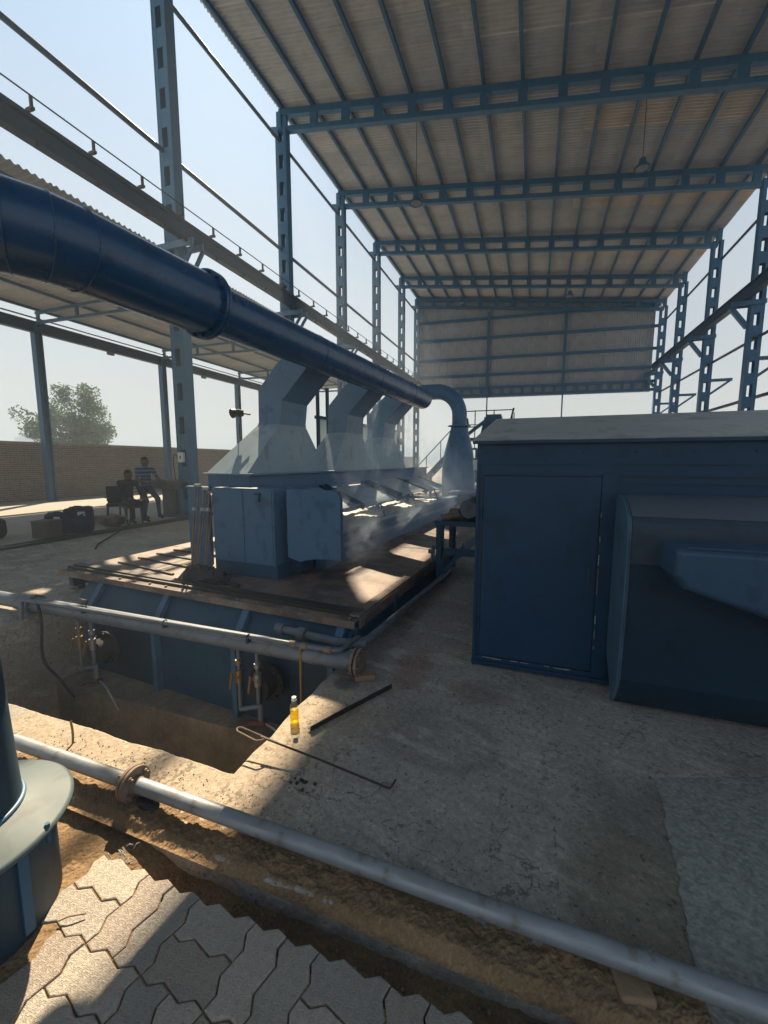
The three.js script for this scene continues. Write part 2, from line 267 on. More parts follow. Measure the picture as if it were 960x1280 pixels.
// interlocking zigzag pavers, laid in pairs: every stone a part of the pavement
{
  const pave = struct(new THREE.Group()); pave.name = 'pavement'; scene.add(pave);
  const U = 0.125, D = 0.0115, ZS = -1, J = 0.0028, X0 = -1.35, Z0 = -1.03;
  const zig = (ax, az, bx, bz) => { const dx = bx - ax, dz = bz - az, L = Math.hypot(dx, dz), nx = ZS * dz / L, nz = -ZS * dx / L; return [[ax, az], [ax + dx * 0.33 + nx * D, az + dz * 0.33 + nz * D], [ax + dx * 0.67 - nx * D, az + dz * 0.67 - nz * D]]; };
  const paverMap = texture(1024, 1024, 0.8, (u, v) => { const w = at(NB, u * 22, v * 22), vein = sm(0.07, 0.01, Math.abs(w - 0.5)), n = at(NA, u, v), f = at(NC, u * 2, v * 2); const k = (0.66 + 0.35 * n) * (0.86 + 0.28 * f) * (1 - 0.30 * vein); return [k, k, k]; });
  const paverBump = texture(1024, 1024, 0.8, (u, v) => 0.75 - 0.6 * sm(0.08, 0.01, Math.abs(at(NB, u * 22, v * 22) - 0.5)) + 0.2 * at(NC, u * 2, v * 2), false);
  const mats = [[0.335, 0.30, 0.255], [0.375, 0.33, 0.275], [0.275, 0.25, 0.22], [0.295, 0.245, 0.205]].map(c => new THREE.MeshStandardMaterial({ color: rgb(...c.map(q => q * 1.2)), map: paverMap, roughness: 0.62, bumpMap: paverBump, bumpScale: 0.0025 }));
  function stone(dir) { // 2U x U, outline counter-clockwise in (x, z)
    const w = dir ? 2 : 1, h = dir ? 1 : 2, pts = [];
    for (let i = 0; i < w; i++) pts.push(...zig(i * U, 0, (i + 1) * U, 0));
    for (let i = 0; i < h; i++) pts.push(...zig(w * U, i * U, w * U, (i + 1) * U));
    for (let i = w; i > 0; i--) pts.push(...zig(i * U, h * U, (i - 1) * U, h * U));
    for (let i = h; i > 0; i--) pts.push(...zig(0, i * U, 0, (i - 1) * U));
    const c = [w * U / 2, h * U / 2];
    const s = new THREE.Shape(pts.map(p => new THREE.Vector2(p[0] - c[0], -(p[1] - c[1]))));
    return metric(new THREE.ExtrudeGeometry(s, { depth: 0.072, bevelEnabled: true, bevelSize: 0.004, bevelThickness: 0.004, bevelSegments: 2, bevelOffset: -0.004 - J }).rotateX(-Math.PI / 2).translate(0, -0.076, 0));
  }
  const geo = [stone(false), stone(true)], uvShift = geo.map(g => [0.13, 0.47, 0.71].map(o => { const h = g.clone(), uv = h.attributes.uv; for (let i = 0; i < uv.count; i++) uv.setXY(i, uv.getX(i) + o * 0.8, uv.getY(i) + o * 1.7); return h; }));
  let n = 0;
  for (let bx = -3; bx <= 9; bx++) for (let bz = 0; bz <= 5; bz++) {
    const along = ((bx + bz) & 1) !== 0; // stones along x
    const cx0 = X0 + bx * 2 * U, cz0 = Z0 + bz * 2 * U;
    for (let k = 0; k < 2; k++) {
      const x = cx0 + (along ? U : (k + 0.5) * U), z = cz0 + (along ? (k + 0.5) * U : U);
      if (Math.hypot(x + 1.82, z + 0.68) < 0.36 || z + 0.5 * x > 0.55 || x < -1.72) continue;
      const m = put('paver', uvShift[along ? 1 : 0][n++ % 3], mats[(n * 7 + bx) & 3], pave, x, rr(-0.004, 0.003), z); m.rotation.set(rr(-0.012, 0.012), rr(-0.008, 0.008), rr(-0.012, 0.012));
    }
  }
  obj('joint_sand', new THREE.PlaneGeometry(3.4, 1.7).rotateX(-Math.PI / 2).translate(0, -0.0085, -0.12), soilMat, pave);
}
// ------------------------------------------------------------------ main steel shed
const SK = (x, z) => z - 0.095 * (x + 9.5);           // the right-hand side stands a little farther back
const ZL = [10.9, 5.8, 0.7, -4.35, -9.4, -14.85, -19.85, -24.75, -29.8, -33.95], XL = -9.5, XR = 8.1;
const roofY = x => 14.85 - 0.0975 * (x + 9.65);
const NB_PURLIN = 15, purlinX = i => -9.45 + 1.222 * i;
function sheetGeo(len, width, pitch, amp, shear, slope, th = 0.008) { // ridges along x, profile across z
  const waves = Math.round(width / pitch), n = waves * 6, f = [], nx = 2;
  const P = (i, j, o) => { const x = len * (i / nx - 0.5), zz = width * (j / n - 0.5); return [x, amp * Math.sin(j / 6 * Math.PI * 2) + o - slope * x, zz + shear * x]; };
  for (const o of [0, th]) for (let i = 0; i < nx; i++) for (let j = 0; j < n; j++) {
    const a = P(i, j, o), b = P(i + 1, j, o), c = P(i + 1, j + 1, o), d = P(i, j + 1, o);
    if (o) f.push(...a, ...c, ...b, ...a, ...d, ...c); else f.push(...a, ...b, ...c, ...a, ...c, ...d);
  }
  const g = new THREE.BufferGeometry(); g.setAttribute('position', new THREE.Float32BufferAttribute(f, 3)); g.setAttribute('uv', new THREE.Float32BufferAttribute(new Float32Array(f.length / 3 * 2), 2)); g.computeVertexNormals(); return metric(g);
}
const sheetMap = texture(512, 512, 2.9, (u, v) => { const n = at(NA, u, v), s = at(NB, u * 0.7, v * 6); const k = 0.72 + 0.32 * n + 0.22 * (s - 0.5); return lerp3([k, k, k], [0.5, 0.42, 0.34], 0.22 * sm(0.55, 0.75, at(NB, v, u))); });
const sheetMats = [[0.44, 0.445, 0.45], [0.465, 0.465, 0.465], [0.42, 0.425, 0.43], [0.49, 0.48, 0.47], [0.56, 0.49, 0.41]].map(c => new THREE.MeshStandardMaterial({ color: rgb(...c), map: sheetMap, roughness: 0.9 }));
const shed = thing('steel_shed', 'tall blue steel shed with corrugated sheet roof and upper end wall', 'shed');
{
  // roof sheets: five rows across the slope, 1.02 m wide each
  const rows = 5, len = 17.95 / rows, slope = 0.0975, base = [0, 1, 2].map(k => { const g = sheetGeo(len + 0.12, 1.05, 0.15, 0.026, -0.095, slope), uv = g.attributes.uv; for (let i = 0; i < uv.count; i++) uv.setXY(i, uv.getX(i) + k * 1.3, uv.getY(i) + k * 2.1); return g; });
  for (let r = 0; r < rows; r++) for (let k = 0; k < 46; k++) {
    const x = -9.65 + len * (r + 0.5), z = SK(x, 10.6 - 1.02 * k);
    let mi = (k * 3 + r * 5 + (rnd() * 3 | 0)) % 4; if (r >= 3 && k % 5 === 2 && k > 23) mi = 4;
    put('roof_sheet', base[(k + r) % 3], sheetMats[mi], shed, x, roofY(x) + 0.03 + (r % 2) * 0.012 + (k % 2) * 0.006, z);
  }
  for (let i = 0; i < NB_PURLIN; i++) { const x = purlinX(i), y = roofY(x) - 0.075; obj('purlin', bar([x, y, SK(x, 11.1)], [x, y, SK(x, -36.6)], 0.10, 0.15), M.frame2, shed); }
  // trusses: two chords with a batten at every purlin
  ZL.forEach(z0 => {
    const a = x => [x, roofY(x) - 0.25, SK(x, z0)], b = x => [x, roofY(x) - 0.82, SK(x, z0)];
    const t = obj('truss', [bar(a(-9.6), a(8.1), 0.2, 0.22), bar(b(-9.95), b(8.1), 0.2, 0.17)], M.frame, shed);
    for (let i = 0; i < NB_PURLIN; i++) { const x = purlinX(i) + 0.02, p = a(x), q = b(x); obj('batten', bar([x, p[1] - 0.1, p[2]], [x, q[1] + 0.085, q[2]], 0.28, 0.13), M.frame, t); }
  });
  // built-up columns: two channels joined by battens
  function column(x, z, top, y0, s) {
    const c = obj('column', [box(0.035, top - y0, 0.30, x - 0.21, (top + y0) / 2, z), box(0.035, top - y0, 0.30, x + 0.21, (top + y0) / 2, z),
      ...[-1, 1].flatMap(k => [-1, 1].map(h => box(0.1, top - y0 - 0.01, 0.02, x + k * 0.145, (top + y0) / 2, z + h * 0.135)))], M.frame, shed);
    const gs = []; for (let y = y0 + 0.3; y < top - 0.2; y += 0.93) for (const h of [-1, 1]) gs.push(box(0.19, 0.45, 0.014, x, y, z + h * 0.132));
    if (z < 1) gs.forEach(g => obj('batten', g, M.frame, c));
    obj('base_plate', box(0.7, 0.03, 0.6, x, 0.02, z), M.frame2, c);
    return c;
  }
  ZL.forEach((z, i) => {
    column(XL, z, 14.0, 0, -1); obj('column_head', box(0.2, 0.62, 0.24, XL - 0.08, 14.3, z), M.frame, shed);
    const zr = SK(XR, z); column(XR, zr, 12.5, 0, 1); obj('column_head', box(0.2, 0.62, 0.24, XR + 0.05, 12.75, zr), M.frame, shed);
    // corbels for the crane girders
    const lb = obj('corbel', [bar([-10.35, 7.38, z + 0.18], [-8.72, 7.38, z + 0.18], 0.06, 0.17), bar([-10.35, 7.38, z - 0.18], [-8.72, 7.38, z - 0.18], 0.06, 0.17)], M.hood, shed);
    obj('strut', bar([-9.26, 6.55, z + 0.18], [-8.72, 7.29, z + 0.18], 0.07, 0.09), M.frame, lb); obj('strut', bar([-9.26, 6.55, z - 0.18], [-8.72, 7.29, z - 0.18], 0.07, 0.09), M.frame, lb);
    const rb = obj('corbel', [bar([8.35, 7.92, zr + 0.18], [7.2, 7.92, zr + 0.18], 0.06, 0.18), bar([8.35, 7.92, zr - 0.18], [7.2, 7.92, zr - 0.18], 0.06, 0.18)], M.frame, shed);
    obj('strut', bar([7.86, 7.0, zr], [7.25, 7.83, zr], 0.16, 0.16), M.frame, rb);
    const ob = obj('bracket', [bar([8.32, 5.76, zr], [9.25, 5.76, zr], 0.12, 0.14)], M.frame, shed); obj('strut', bar([8.33, 5.05, zr], [9.15, 5.70, zr], 0.1, 0.1), M.frame, ob);
  });
  const ib = (x, yb, h, w, z0, z1) => [box(w, 0.04, z0 - z1, x, yb + 0.02, (z0 + z1) / 2), box(w, 0.04, z0 - z1, x, yb + h - 0.02, (z0 + z1) / 2), box(0.035, h - 0.08, z0 - z1, x, yb + h / 2, (z0 + z1) / 2)];
  const gl = obj('crane_girder', ib(-9.02, 7.47, 0.40, 0.2, 2, -33.9), M.dark, shed); obj('rail', box(0.07, 0.09, 35.9, -9.02, 7.916, -15.95), M.steel, gl);
  const gr = obj('crane_girder', ib(7.62, 8.01, 0.46, 0.26, 0, -35.4), M.dark, shed); obj('rail', box(0.07, 0.09, 35.4, 7.62, 8.516, -17.7), M.steel, gr);
  // conductor wire on clips above the left girder
  obj('conductor_wire', rod([-8.98, 8.27, 2], [-8.98, 8.27, -33.8], 0.016, 0.016, 6), M.steel, gl);
  for (let z = 1.2; z > -33; z -= 1.15) obj('clip', [box(0.05, 0.26, 0.04, -8.98, 8.14, z), box(0.18, 0.05, 0.06, -9.02, 8.05, z), box(0.06, 0.10, 0.05, -8.88, 7.42, z)], M.steel, gl);
  // tie bars between columns
  for (const [x, y, r] of [[-9.62, 9.78, 0.062], [-9.62, 13.66, 0.062]]) obj('tie_pipe', rod([x, y, 2], [x, y, -33.9], r, r, 10), M.dark, shed);
  for (const [x, y, r] of [[8.3, 6.63, 0.06], [8.3, 11.6, 0.06], [8.55, 4.28, 0.075]]) obj('tie_pipe', rod([x, y, 0], [x, y, -35.5], r, r, 10), M.dark, shed);
  // end wall: sheets with upright corrugation, girts, posts and a bottom girder
  const EW = (x, y, dz = 0) => [x, y, SK(x, -34.35) + dz];
  const ewg = sheetGeo(2.12, 1.05, 0.15, 0.026, 0, 0, 0.008).rotateZ(Math.PI / 2), ang = Math.atan(0.095);
  ewg.rotateY(Math.PI / 2); // ridges upright, profile along x
  const g3 = metric(ewg);
  for (let k = 0; k < 17; k++) for (let r = 0; r < 4; r++) {
    const x = -9.15 + 1.02 * k + 0.02, p = EW(x, 6.75 + 1.02 + r * 2.0, -0.05 - (r % 2) * 0.02); if (p[1] > 13.9) continue;
    const s = put('wall_sheet', g3, sheetMats[(k * 5 + r * 3 + (k >> 2)) % 3 + (r === 3 && k > 11 ? 1 : 0)], shed, ...p); s.rotation.y = ang;
  }
  for (const y of [12.75, 11.3, 9.75, 8.45, 7.45, 6.85]) obj('girt', bar(EW(-9.4, y + 0.05, 0.1), EW(7.95, y, 0.1), 0.12, 0.2), M.frame, shed);
  for (let i = 0; i < 22; i++) { const x = -9.0 + i * 0.78; obj('batten', bar(EW(x, 6.91, 0.1), EW(x, 7.4, 0.1), 0.2, 0.08, [0, 0, 1]), M.frame, shed); }
  for (const x of [-3.85, 1.75]) { obj('wall_post', bar(EW(x, 6.7, 0.16), EW(x, 13.2, 0.16), 0.2, 0.14), M.frame, shed); obj('hanger_post', rod(EW(x, 2.2, 0.16), EW(x, 6.7, 0.16), 0.05), M.dark, shed); }
}
// pendant lamps under the roof
{
  const mk = (x, ytop, y, z, label) => {
    const t = thing('pendant_lamp', label, 'lamp', [x, y, z], 0, 'round lamps hanging under the shed roof');
    obj('cord', rod([0, 0.28, 0], [0, ytop - y, 0], 0.012, 0.012, 5), M.black, t);
    obj('lamp_shade', lathe([[0.02, 0.3], [0.1, 0.28], [0.13, 0.12], [0.24, 0.02], [0.25, -0.03], [0.235, -0.03], [0.22, 0.02], [0.1, 0.1]], 20), M.frame2, t);
    obj('lens', new THREE.CylinderGeometry(0.2, 0.2, 0.02, 20).translate(0, -0.015, 0), M.greyPipe, t);
  };
  mk(-4.54, 14.3, 11.1, -15.93, 'round lamp on the longest cord near the left side of the roof');
  mk(2.98, 13.5, 11.45, -17.29, 'round white lamp hanging below the second roof truss on the right');
  mk(1.6, 13.6, 11.9, -29.6, 'small far round lamp hanging on the right before the end wall');
  mk(-5.2, 14.2, 12.3, -29.5, 'small far round lamp hanging on the left before the end wall');
}
// ------------------------------------------------------------------ lean-to shed on the left, wall, tree, far building
{
  const t = thing('lean_to_shed', 'low open side shed with sheet roof on slim posts, left beyond the big duct', 'shed');
  const XO = -18.6, XI = -10.3, yI = 7.57, yO = 7.5, zs = [6.4, 0.5, -5.35, -11.2, -17.05, -22.9, -28.75];
  const g = sheetGeo(4.3, 1.05, 0.15, 0.026, 0, (yI - yO) / -8.3), mats = sheetMats;
  for (let k = 0; k < 37; k++) for (const r of [0, 1]) { const x = -16.5 + r * 4.15; put('roof_sheet', g, mats[(k * 3 + r * 7) % 4], t, x, 7.54 + r * 0.06 + (k % 2) * 0.006, 6 - 1.02 * k); }
  for (const x of [-18.4, -16.4, -14.4, -12.4, -10.5]) obj('purlin', bar([x, 7.44, 6.5], [x, 7.44, -31.5], 0.06, 0.1), M.frame2, t);
  zs.forEach(z => {
    const c = obj('column', [box(0.26, 6.9, 0.04, XO, 3.45, z - 0.12), box(0.26, 6.9, 0.04, XO, 3.45, z + 0.12), box(0.04, 6.9, 0.2, XO, 3.45, z)], M.frame2, t);
    const tr = obj('truss', [bar([-18.5, 7.33, z], [-10.35, 7.33, z], 0.1, 0.1), bar([-18.7, 6.98, z], [-10.35, 6.80, z], 0.1, 0.1)], M.frame, t);
    for (const x of [-18.4, -16.2, -14.0, -11.8]) obj('batten', box(0.12, 0.38, 0.08, x, 7.12, z), M.frame, tr);
  });
  const gd = obj('crane_girder', [box(0.22, 0.04, 38, XO, 6.62, -12.5), box(0.22, 0.04, 38, XO, 7.0, -12.5), box(0.03, 0.34, 38, XO, 6.81, -12.5)], M.dark, t);
  obj('rail', rod([XO + 0.16, 7.12, 6.5], [XO + 0.16, 7.12, -31.5], 0.03, 0.03, 6), M.steel, gd);
  for (const z of [-8.5, -14.2, -19.9]) obj('hook', box(0.14, 0.14, 0.28, XO + 0.05, 6.53, z), M.rust, gd);
}
{
  const t = thing('brick_wall', 'long brown brick boundary wall behind the slim posts', 'wall', [-19.5, 0, 0]);
  const mortar = new THREE.MeshStandardMaterial({ color: rgb(0.34, 0.30, 0.26), map: wear, roughness: 1 });
  obj('mortar', box(0.22, 2.34, 76, -0.02, 1.17, -34), mortar, t);
  obj('coping', [box(0.30, 0.08, 76, 0, 2.36, -34)], plain(0.30, 0.27, 0.23, 0.9, { map: wear }), t);
  const nz = 300, nr = 27, bg = new THREE.BoxGeometry(0.03, 0.062, 0.215), mat = new THREE.MeshStandardMaterial({ color: rgb(1, 1, 1), roughness: 0.95 });
  const im = new THREE.InstancedMesh(bg, mat, nz * nr), m4 = new THREE.Matrix4(); let n = 0;
  for (let r = 0; r < nr; r++) for (let k = 0; k < nz; k++) { m4.makeTranslation(0.092 + rr(-0.004, 0.006), 0.05 + r * 0.085, 3.6 - k * 0.25 - (r & 1) * 0.125); im.setMatrixAt(n, m4); const v = rr(0.75, 1.2), h = rr(-0.02, 0.03); im.setColorAt(n++, rgb((0.165 + h) * v, 0.118 * v, 0.094 * v)); }
  im.name = 'brick'; im.userData.kind = 'stuff'; im.castShadow = im.receiveShadow = true; t.add(im);
}
{ // bushy tree beyond the wall
  const t = thing('bushy_tree', 'green bushy tree standing beyond the brick wall', 'tree', [-30, 1.0, -20.0]); t.scale.set(0.86, 1.25, 0.86); t.position.y = 0;
  const limbs = [], ends = [];
  limbs.push(rod([0, 0, 0], [0.1, 1.5, 0.05], 0.22, 0.17, 9));
  for (let i = 0; i < 15; i++) {
    const a = i * 2.4 + rr(-0.3, 0.3), el = rr(0.35, 1.3), L = rr(1.5, 3.1), p = [0.1, rr(1.2, 1.6), 0.05], q = [p[0] + Math.cos(a) * Math.cos(el) * L, p[1] + Math.sin(el) * L * 1.05, p[2] + Math.sin(a) * Math.cos(el) * L * 1.05];
    limbs.push(rod(p, q, 0.085, 0.03, 6)); ends.push(q, q.map((v, k) => (v + p[k]) / 2));
    for (let j = 0; j < 5; j++) { const e = [q[0] + rr(-0.9, 0.9), q[1] + rr(-0.35, 0.9), q[2] + rr(-0.9, 0.9)]; limbs.push(rod(q, e, 0.03, 0.008, 4)); ends.push(e); }
  }
  obj('trunk', limbs, plain(0.10, 0.075, 0.05, 0.95), t);
  const pos = [], uv = [], col = [];
  for (const e of ends) { const tone = rr(0.6, 1.25); for (let k = 0; k < 110; k++) {
    const r = 0.62 * Math.cbrt(rnd()), th = rnd() * 6.283, ph = Math.acos(rr(-1, 1)), c = V(e[0] + r * Math.sin(ph) * Math.cos(th), e[1] + 0.75 * r * Math.cos(ph), e[2] + r * Math.sin(ph) * Math.sin(th));
    if (c.y < 0.7) continue;
    const d = V(rr(-1, 1), rr(-0.7, 0.5), rr(-1, 1)).normalize(), s = V(rr(-1, 1), rr(-1, 1), rr(-1, 1)).cross(d).normalize().multiplyScalar(0.045), L = rr(0.10, 0.2);
    const a = c.clone().add(s), b = c.clone().sub(s), f = c.clone().addScaledVector(d, L), h = c.clone().addScaledVector(d, -L * 0.6);
    for (const w of [h, a, f, h, f, b]) pos.push(w.x, w.y, w.z); const v = tone * rr(0.75, 1.25); for (let q = 0; q < 6; q++) { col.push(0.075 * v, 0.135 * v, 0.045 * v); uv.push(0, 0); }
  } }
  const g = new THREE.BufferGeometry(); g.setAttribute('position', new THREE.Float32BufferAttribute(pos, 3)); g.setAttribute('color', new THREE.Float32BufferAttribute(col, 3)); g.setAttribute('uv', new THREE.Float32BufferAttribute(uv, 2)); g.computeVertexNormals();
  put('crown', g, new THREE.MeshPhysicalMaterial({ color: rgb(1, 1, 1), vertexColors: true, roughness: 0.8, transmission: 0.35, thickness: 0, side: THREE.DoubleSide }), t).userData.kind = 'stuff';
}
{
  const t = thing('distant_tower_block', 'pale hazy block on the horizon left of the tree', 'building', [-165, 0, -95]);
  const m = plain(0.42, 0.43, 0.43, 0.95); obj('wall', box(7, 10, 7, 0, 5, 0), m, t); obj('roof', box(5, 1.5, 5, 0, 10.7, 0), m, t);
  for (let i = 0; i < 4; i++) for (let k = 0; k < 3; k++) obj('window', [box(0.2, 0.8, 1.0, 3.52, 4 + k * 2, -2.4 + i * 1.6)], plain(0.1, 0.11, 0.12, 0.3), t);
}
// the furnace line stands 3.8 degrees askew to the shed: its things turn about the platform's front right corner
const SKEW = -3.8 * Math.PI / 180, PIVOT = V(-1.39, 0, -3.03);
function askew(t) { t.rotation.y = SKEW; const q = PIVOT.clone().applyAxisAngle(V(0, 1, 0), SKEW); t.position.copy(PIVOT).sub(q); return t; }
// ------------------------------------------------------------------ steel platform over the pit, with its tank
{
  const t = thing('steel_platform', 'low rusty steel platform over the pit with blue ribbed tank below', 'platform'); askew(t);
  // top plates, each a part
  const xs = [-5.45, -4.35, -3.35, -2.37, -1.40], zs = [-3.2, -4.6, -6.0, -7.4, -8.8, -10.2, -11.6];
  for (let i = 0; i < 4; i++) for (let k = 0; k < 6; k++) obj('deck_plate', rbox(xs[i + 1] - xs[i] - 0.008, 0.016, zs[k] - zs[k + 1] - 0.008, 0.004, (xs[i] + xs[i + 1]) / 2, 0.268 + rr(-0.003, 0.003), (zs[k] + zs[k + 1]) / 2), M.plate, t);
  obj('deck_frame', [box(0.08, 0.16, 8.5, -1.40, 0.185, -7.33), box(0.08, 0.2, 8.5, -5.36, 0.17, -7.33), ...[-4.35, -3.35, -2.37].map(x => box(0.08, 0.12, 8.4, x, 0.19, -7.35)), ...[-4.6, -6, -7.4, -8.8, -10.2, -11.58].map(z => box(3.88, 0.12, 0.07, -3.38, 0.19, z))], M.dark, t);
  // front lip: two bolted strips, slightly askew
  const lip = obj('front_lip', [bar([-5.5, 0.262, -3.07], [-1.36, 0.262, -3.07], 0.10, 0.012), bar([-5.5, 0.232, -3.02], [-1.36, 0.232, -3.02], 0.012, 0.05)], M.rust, t);
  obj('edge_strip', [bar([-5.5, 0.29, -3.24], [-1.38, 0.29, -3.20], 0.09, 0.03), bar([-5.5, 0.282, -3.14], [-1.37, 0.282, -3.135], 0.025, 0.03)], M.steel, t);
  for (let i = 0; i < 17; i++) { const x = -5.4 + i * 0.248; obj('bolt', rod([x, 0.268, -3.07], [x, 0.286, -3.07], 0.014, 0.014, 6), M.rust, lip); }
  obj('side_strip', [box(0.09, 0.02, 8.4, -1.405, 0.29, -7.3), box(0.012, 0.1, 8.4, -1.352, 0.235, -7.3)], M.rust, t);
  obj('side_wall', box(0.02, 0.36, 8.5, -1.375, 0.02, -7.32), M.tank, t);
  for (const z of [-3.9, -5.4, -6.9, -8.4]) obj('gusset', box(0.03, 0.22, 0.06, -1.348, 0.12, z), M.tank, t);
  // tank front: sloping apron, upright bays, ribs
  const bay = [[-4.68, -3.64, M.dark], [-3.60, -2.56, M.tank], [-2.52, -1.50, M.dark]];
  for (const [a, b, m] of bay) obj('tank_panel', box(b - a, 0.80, 0.02, (a + b) / 2, -0.48, -2.93), m, t);  // dark bays: shade of the open burner recesses painted as panels
  obj('apron', bar([-3.21, -0.06, -2.925], [-3.21, 0.235, -3.15], 3.6, 0.012, [0, 1, 1]), M.tank, t);
  for (const x of [-4.70, -3.62, -2.54, -1.50]) { const r = obj('rib', [bar([x, -0.86, -2.88], [x, -0.05, -2.88], 0.055, 0.075, [0, 0, 1]), bar([x, -0.07, -2.885], [x, 0.2, -3.07], 0.075, 0.05, [0, 1, 1])], M.casing, t); }
  obj('tank_rail', box(3.5, 0.05, 0.06, -3.1, -0.85, -2.86), M.dark, t);
  for (const [x, z] of [[-5.42, -3.2], [-5.42, -4.7]]) obj('leg', [box(0.09, 0.30, 0.09, x, 0.11, z), box(0.16, 0.02, 0.16, x, 0.0, z)], M.rust, t);
  for (let i = 0; i < 4; i++) obj('lying_bar', bar([-5.15, 0.285, -3.55 - i * 0.28], [-3.98, 0.285, -3.42 - i * 0.3], 0.03, 0.02), M.steel, t);
}
// ------------------------------------------------------------------ furnace: end box, bath, canopy with flaps, three hoods
const furnace = thing('galvanizing_furnace', 'long blue furnace with tilted side flaps and three tapering hoods', 'furnace');
{
  const t = askew(furnace), zF = -4.02, zB = -10.9;
  // end box in front with its door open
  const eb = obj('end_box', [rbox(0.90, 0.85, 0.60, 0.008, -3.17, 0.86, -4.02), box(0.87, 0.014, 0.58, -3.17, 1.292, -4.02)], M.casing, t);
  obj('skirt', [box(0.92, 0.17, 0.58, -3.168, 0.36, -4.022)], M.tank, eb);
  for (const x of [-3.16, -2.75]) obj('seam', box(0.012, 0.83, 0.008, x, 0.86, -3.717), M.casing, eb);
  obj('latch', [box(0.07, 0.03, 0.02, -2.93, 1.24, -3.708), box(0.015, 0.09, 0.015, -2.91, 1.20, -3.702)], M.dark, eb);
  obj('jamb', box(0.14, 0.95, 0.25, -2.64, 0.79, -4.11), M.dark, t);  // dark strip: shade of the recess between box and door, painted in
  { const s = new THREE.Shape(); s.moveTo(0, 0.02); s.lineTo(0.14, -0.02); s.quadraticCurveTo(0.36, 0.05, 0.64, 0.03); s.lineTo(0.64, 0.66); s.quadraticCurveTo(0.64, 0.76, 0.53, 0.76); s.lineTo(0, 0.76); s.closePath();
    const g = new THREE.ExtrudeGeometry(s, { depth: 0.045, bevelEnabled: true, bevelSize: 0.006, bevelThickness: 0.006, bevelSegments: 2, curveSegments: 10 }).rotateY(0.06).translate(-2.57, 0.535, -3.80);
    const d = obj('end_door', g, M.casing, t); for (const y of [0.7, 1.1]) obj('hinge', rod([-2.58, y, -3.77], [-2.58, y + 0.12, -3.77], 0.016), M.dark, d); }
  obj('side_panel', [rbox(0.36, 1.04, 0.05, 0.006, -4.14, 0.75, -4.0), box(0.38, 0.02, 0.08, -4.14, 1.275, -4.0)], M.casing, t);
  // bath trough and molten zinc
  obj('bath', [box(0.16, 0.40, 6.5, -2.57, 0.46, -7.65), box(0.16, 0.40, 6.5, -3.93, 0.46, -7.65), box(1.5, 0.40, 0.1, -3.25, 0.46, zB + 0.02)], M.casing, t);
  obj('sill', [rbox(0.22, 0.035, 6.6, 0.008, -2.55, 0.675, -7.65), bar([-2.47, 0.50, -4.4], [-2.47, 0.50, -10.9], 0.04, 0.06)], M.hood, t);
  { const g = new THREE.PlaneGeometry(1.22, 6.4, 60, 320).rotateX(-Math.PI / 2).translate(-3.25, 0.60, -7.65), p = g.attributes.position; for (let i = 0; i < p.count; i++) { const x = p.getX(i), z = p.getZ(i); p.setY(i, 0.585 + 0.10 * Math.max(0, at(NA, x, z * 0.7) - 0.42) + 0.03 * (at(NC, x, z) - 0.5)); } g.computeVertexNormals(); obj('zinc_ash', g, M.zinc, t); }
  for (const z of [-4.45, -5.6, -7.18, -8.82, -10.5]) for (const x of [-3.06, -3.9]) obj('post', box(0.06, 0.56, 0.06, x, 0.93, z), M.casing, t);
  // canopy: band, lip
  obj('canopy', [box(0.03, 0.24, zF - zB, -3.325, 1.315, (zF + zB) / 2), box(0.03, 0.24, zF - zB, -3.975, 1.315, (zF + zB) / 2), box(0.65, 0.24, 0.03, -3.65, 1.315, zF - 0.016), box(0.65, 0.24, 0.03, -3.65, 1.315, zB + 0.016)], M.casing, t);
  obj('canopy_lip', [box(0.10, 0.022, zF - zB + 0.10, -3.30, 1.446, (zF + zB) / 2), box(0.10, 0.022, zF - zB + 0.10, -4.0, 1.446, (zF + zB) / 2), box(0.60, 0.022, 0.1, -3.65, 1.446, zF - 0.0), box(0.03, 0.02, zF - zB, -3.302, 1.205, (zF + zB) / 2)], M.hood, t);
  // side flaps, tilted outwards
  for (let k = 0; k < 4; k++) {
    const z0 = -4.15 - k * 1.56, L = 1.38, sag = [0.0, 0.03, -0.03, 0.01][k];
    const f = obj('flap', bar([-2.95, 1.075 - sag, z0], [-2.95, 1.075 - sag, z0 - L], 0.74, 0.014, [0.34, 0.94, 0]), M.hoodDust, t);
    for (const zz of [z0 + 0.012, z0 - L - 0.012]) obj('edge_bar', bar([-3.30, 1.205, zz], [-2.60, 0.945 - sag, zz], 0.035, 0.09), M.dark, f);
    obj('stay', rod([-2.66, 0.95 - sag, z0 - L * 0.5], [-2.56, 0.68, z0 - L * 0.5], 0.016), M.steel, f);
  }
  // hoods
  const hood = (zb0, zb1, zn0, zn1) => {
    const xa = -3.98, xb = -3.32, na = -3.77, nb = -3.41;
    const h = obj('hood', frustum([[xa, 1.457, zb0], [xb, 1.457, zb0], [xb, 1.457, zb1], [xa, 1.457, zb1]], [[na, 2.12, zn0], [nb, 2.12, zn0], [nb, 2.12, zn1], [na, 2.12, zn1]]), M.hoodDust, t);
    obj('hood_neck', prism([[na, 2.115], [nb, 2.115], [nb + 0.04, 2.42], [-2.84, 2.93], [-2.62, 2.98], [-2.80, 3.06], [-3.28, 3.02], [-3.46, 2.88], [na + 0.01, 2.58]], zn1, zn0, 'z', 0.004), M.hood, h);
    obj('seam', [box(nb - na + 0.02, 0.014, 0.014, (na + nb) / 2, 2.12, zn0 + 0.003), box(0.014, 0.014, zn0 - zn1 + 0.02, nb + 0.003, 2.12, (zn0 + zn1) / 2)], M.hood, h);
  };
  hood(-3.99, -5.78, -4.76, -5.36); hood(-6.02, -7.56, -6.60, -7.22); hood(-7.78, -9.35, -8.22, -8.84);
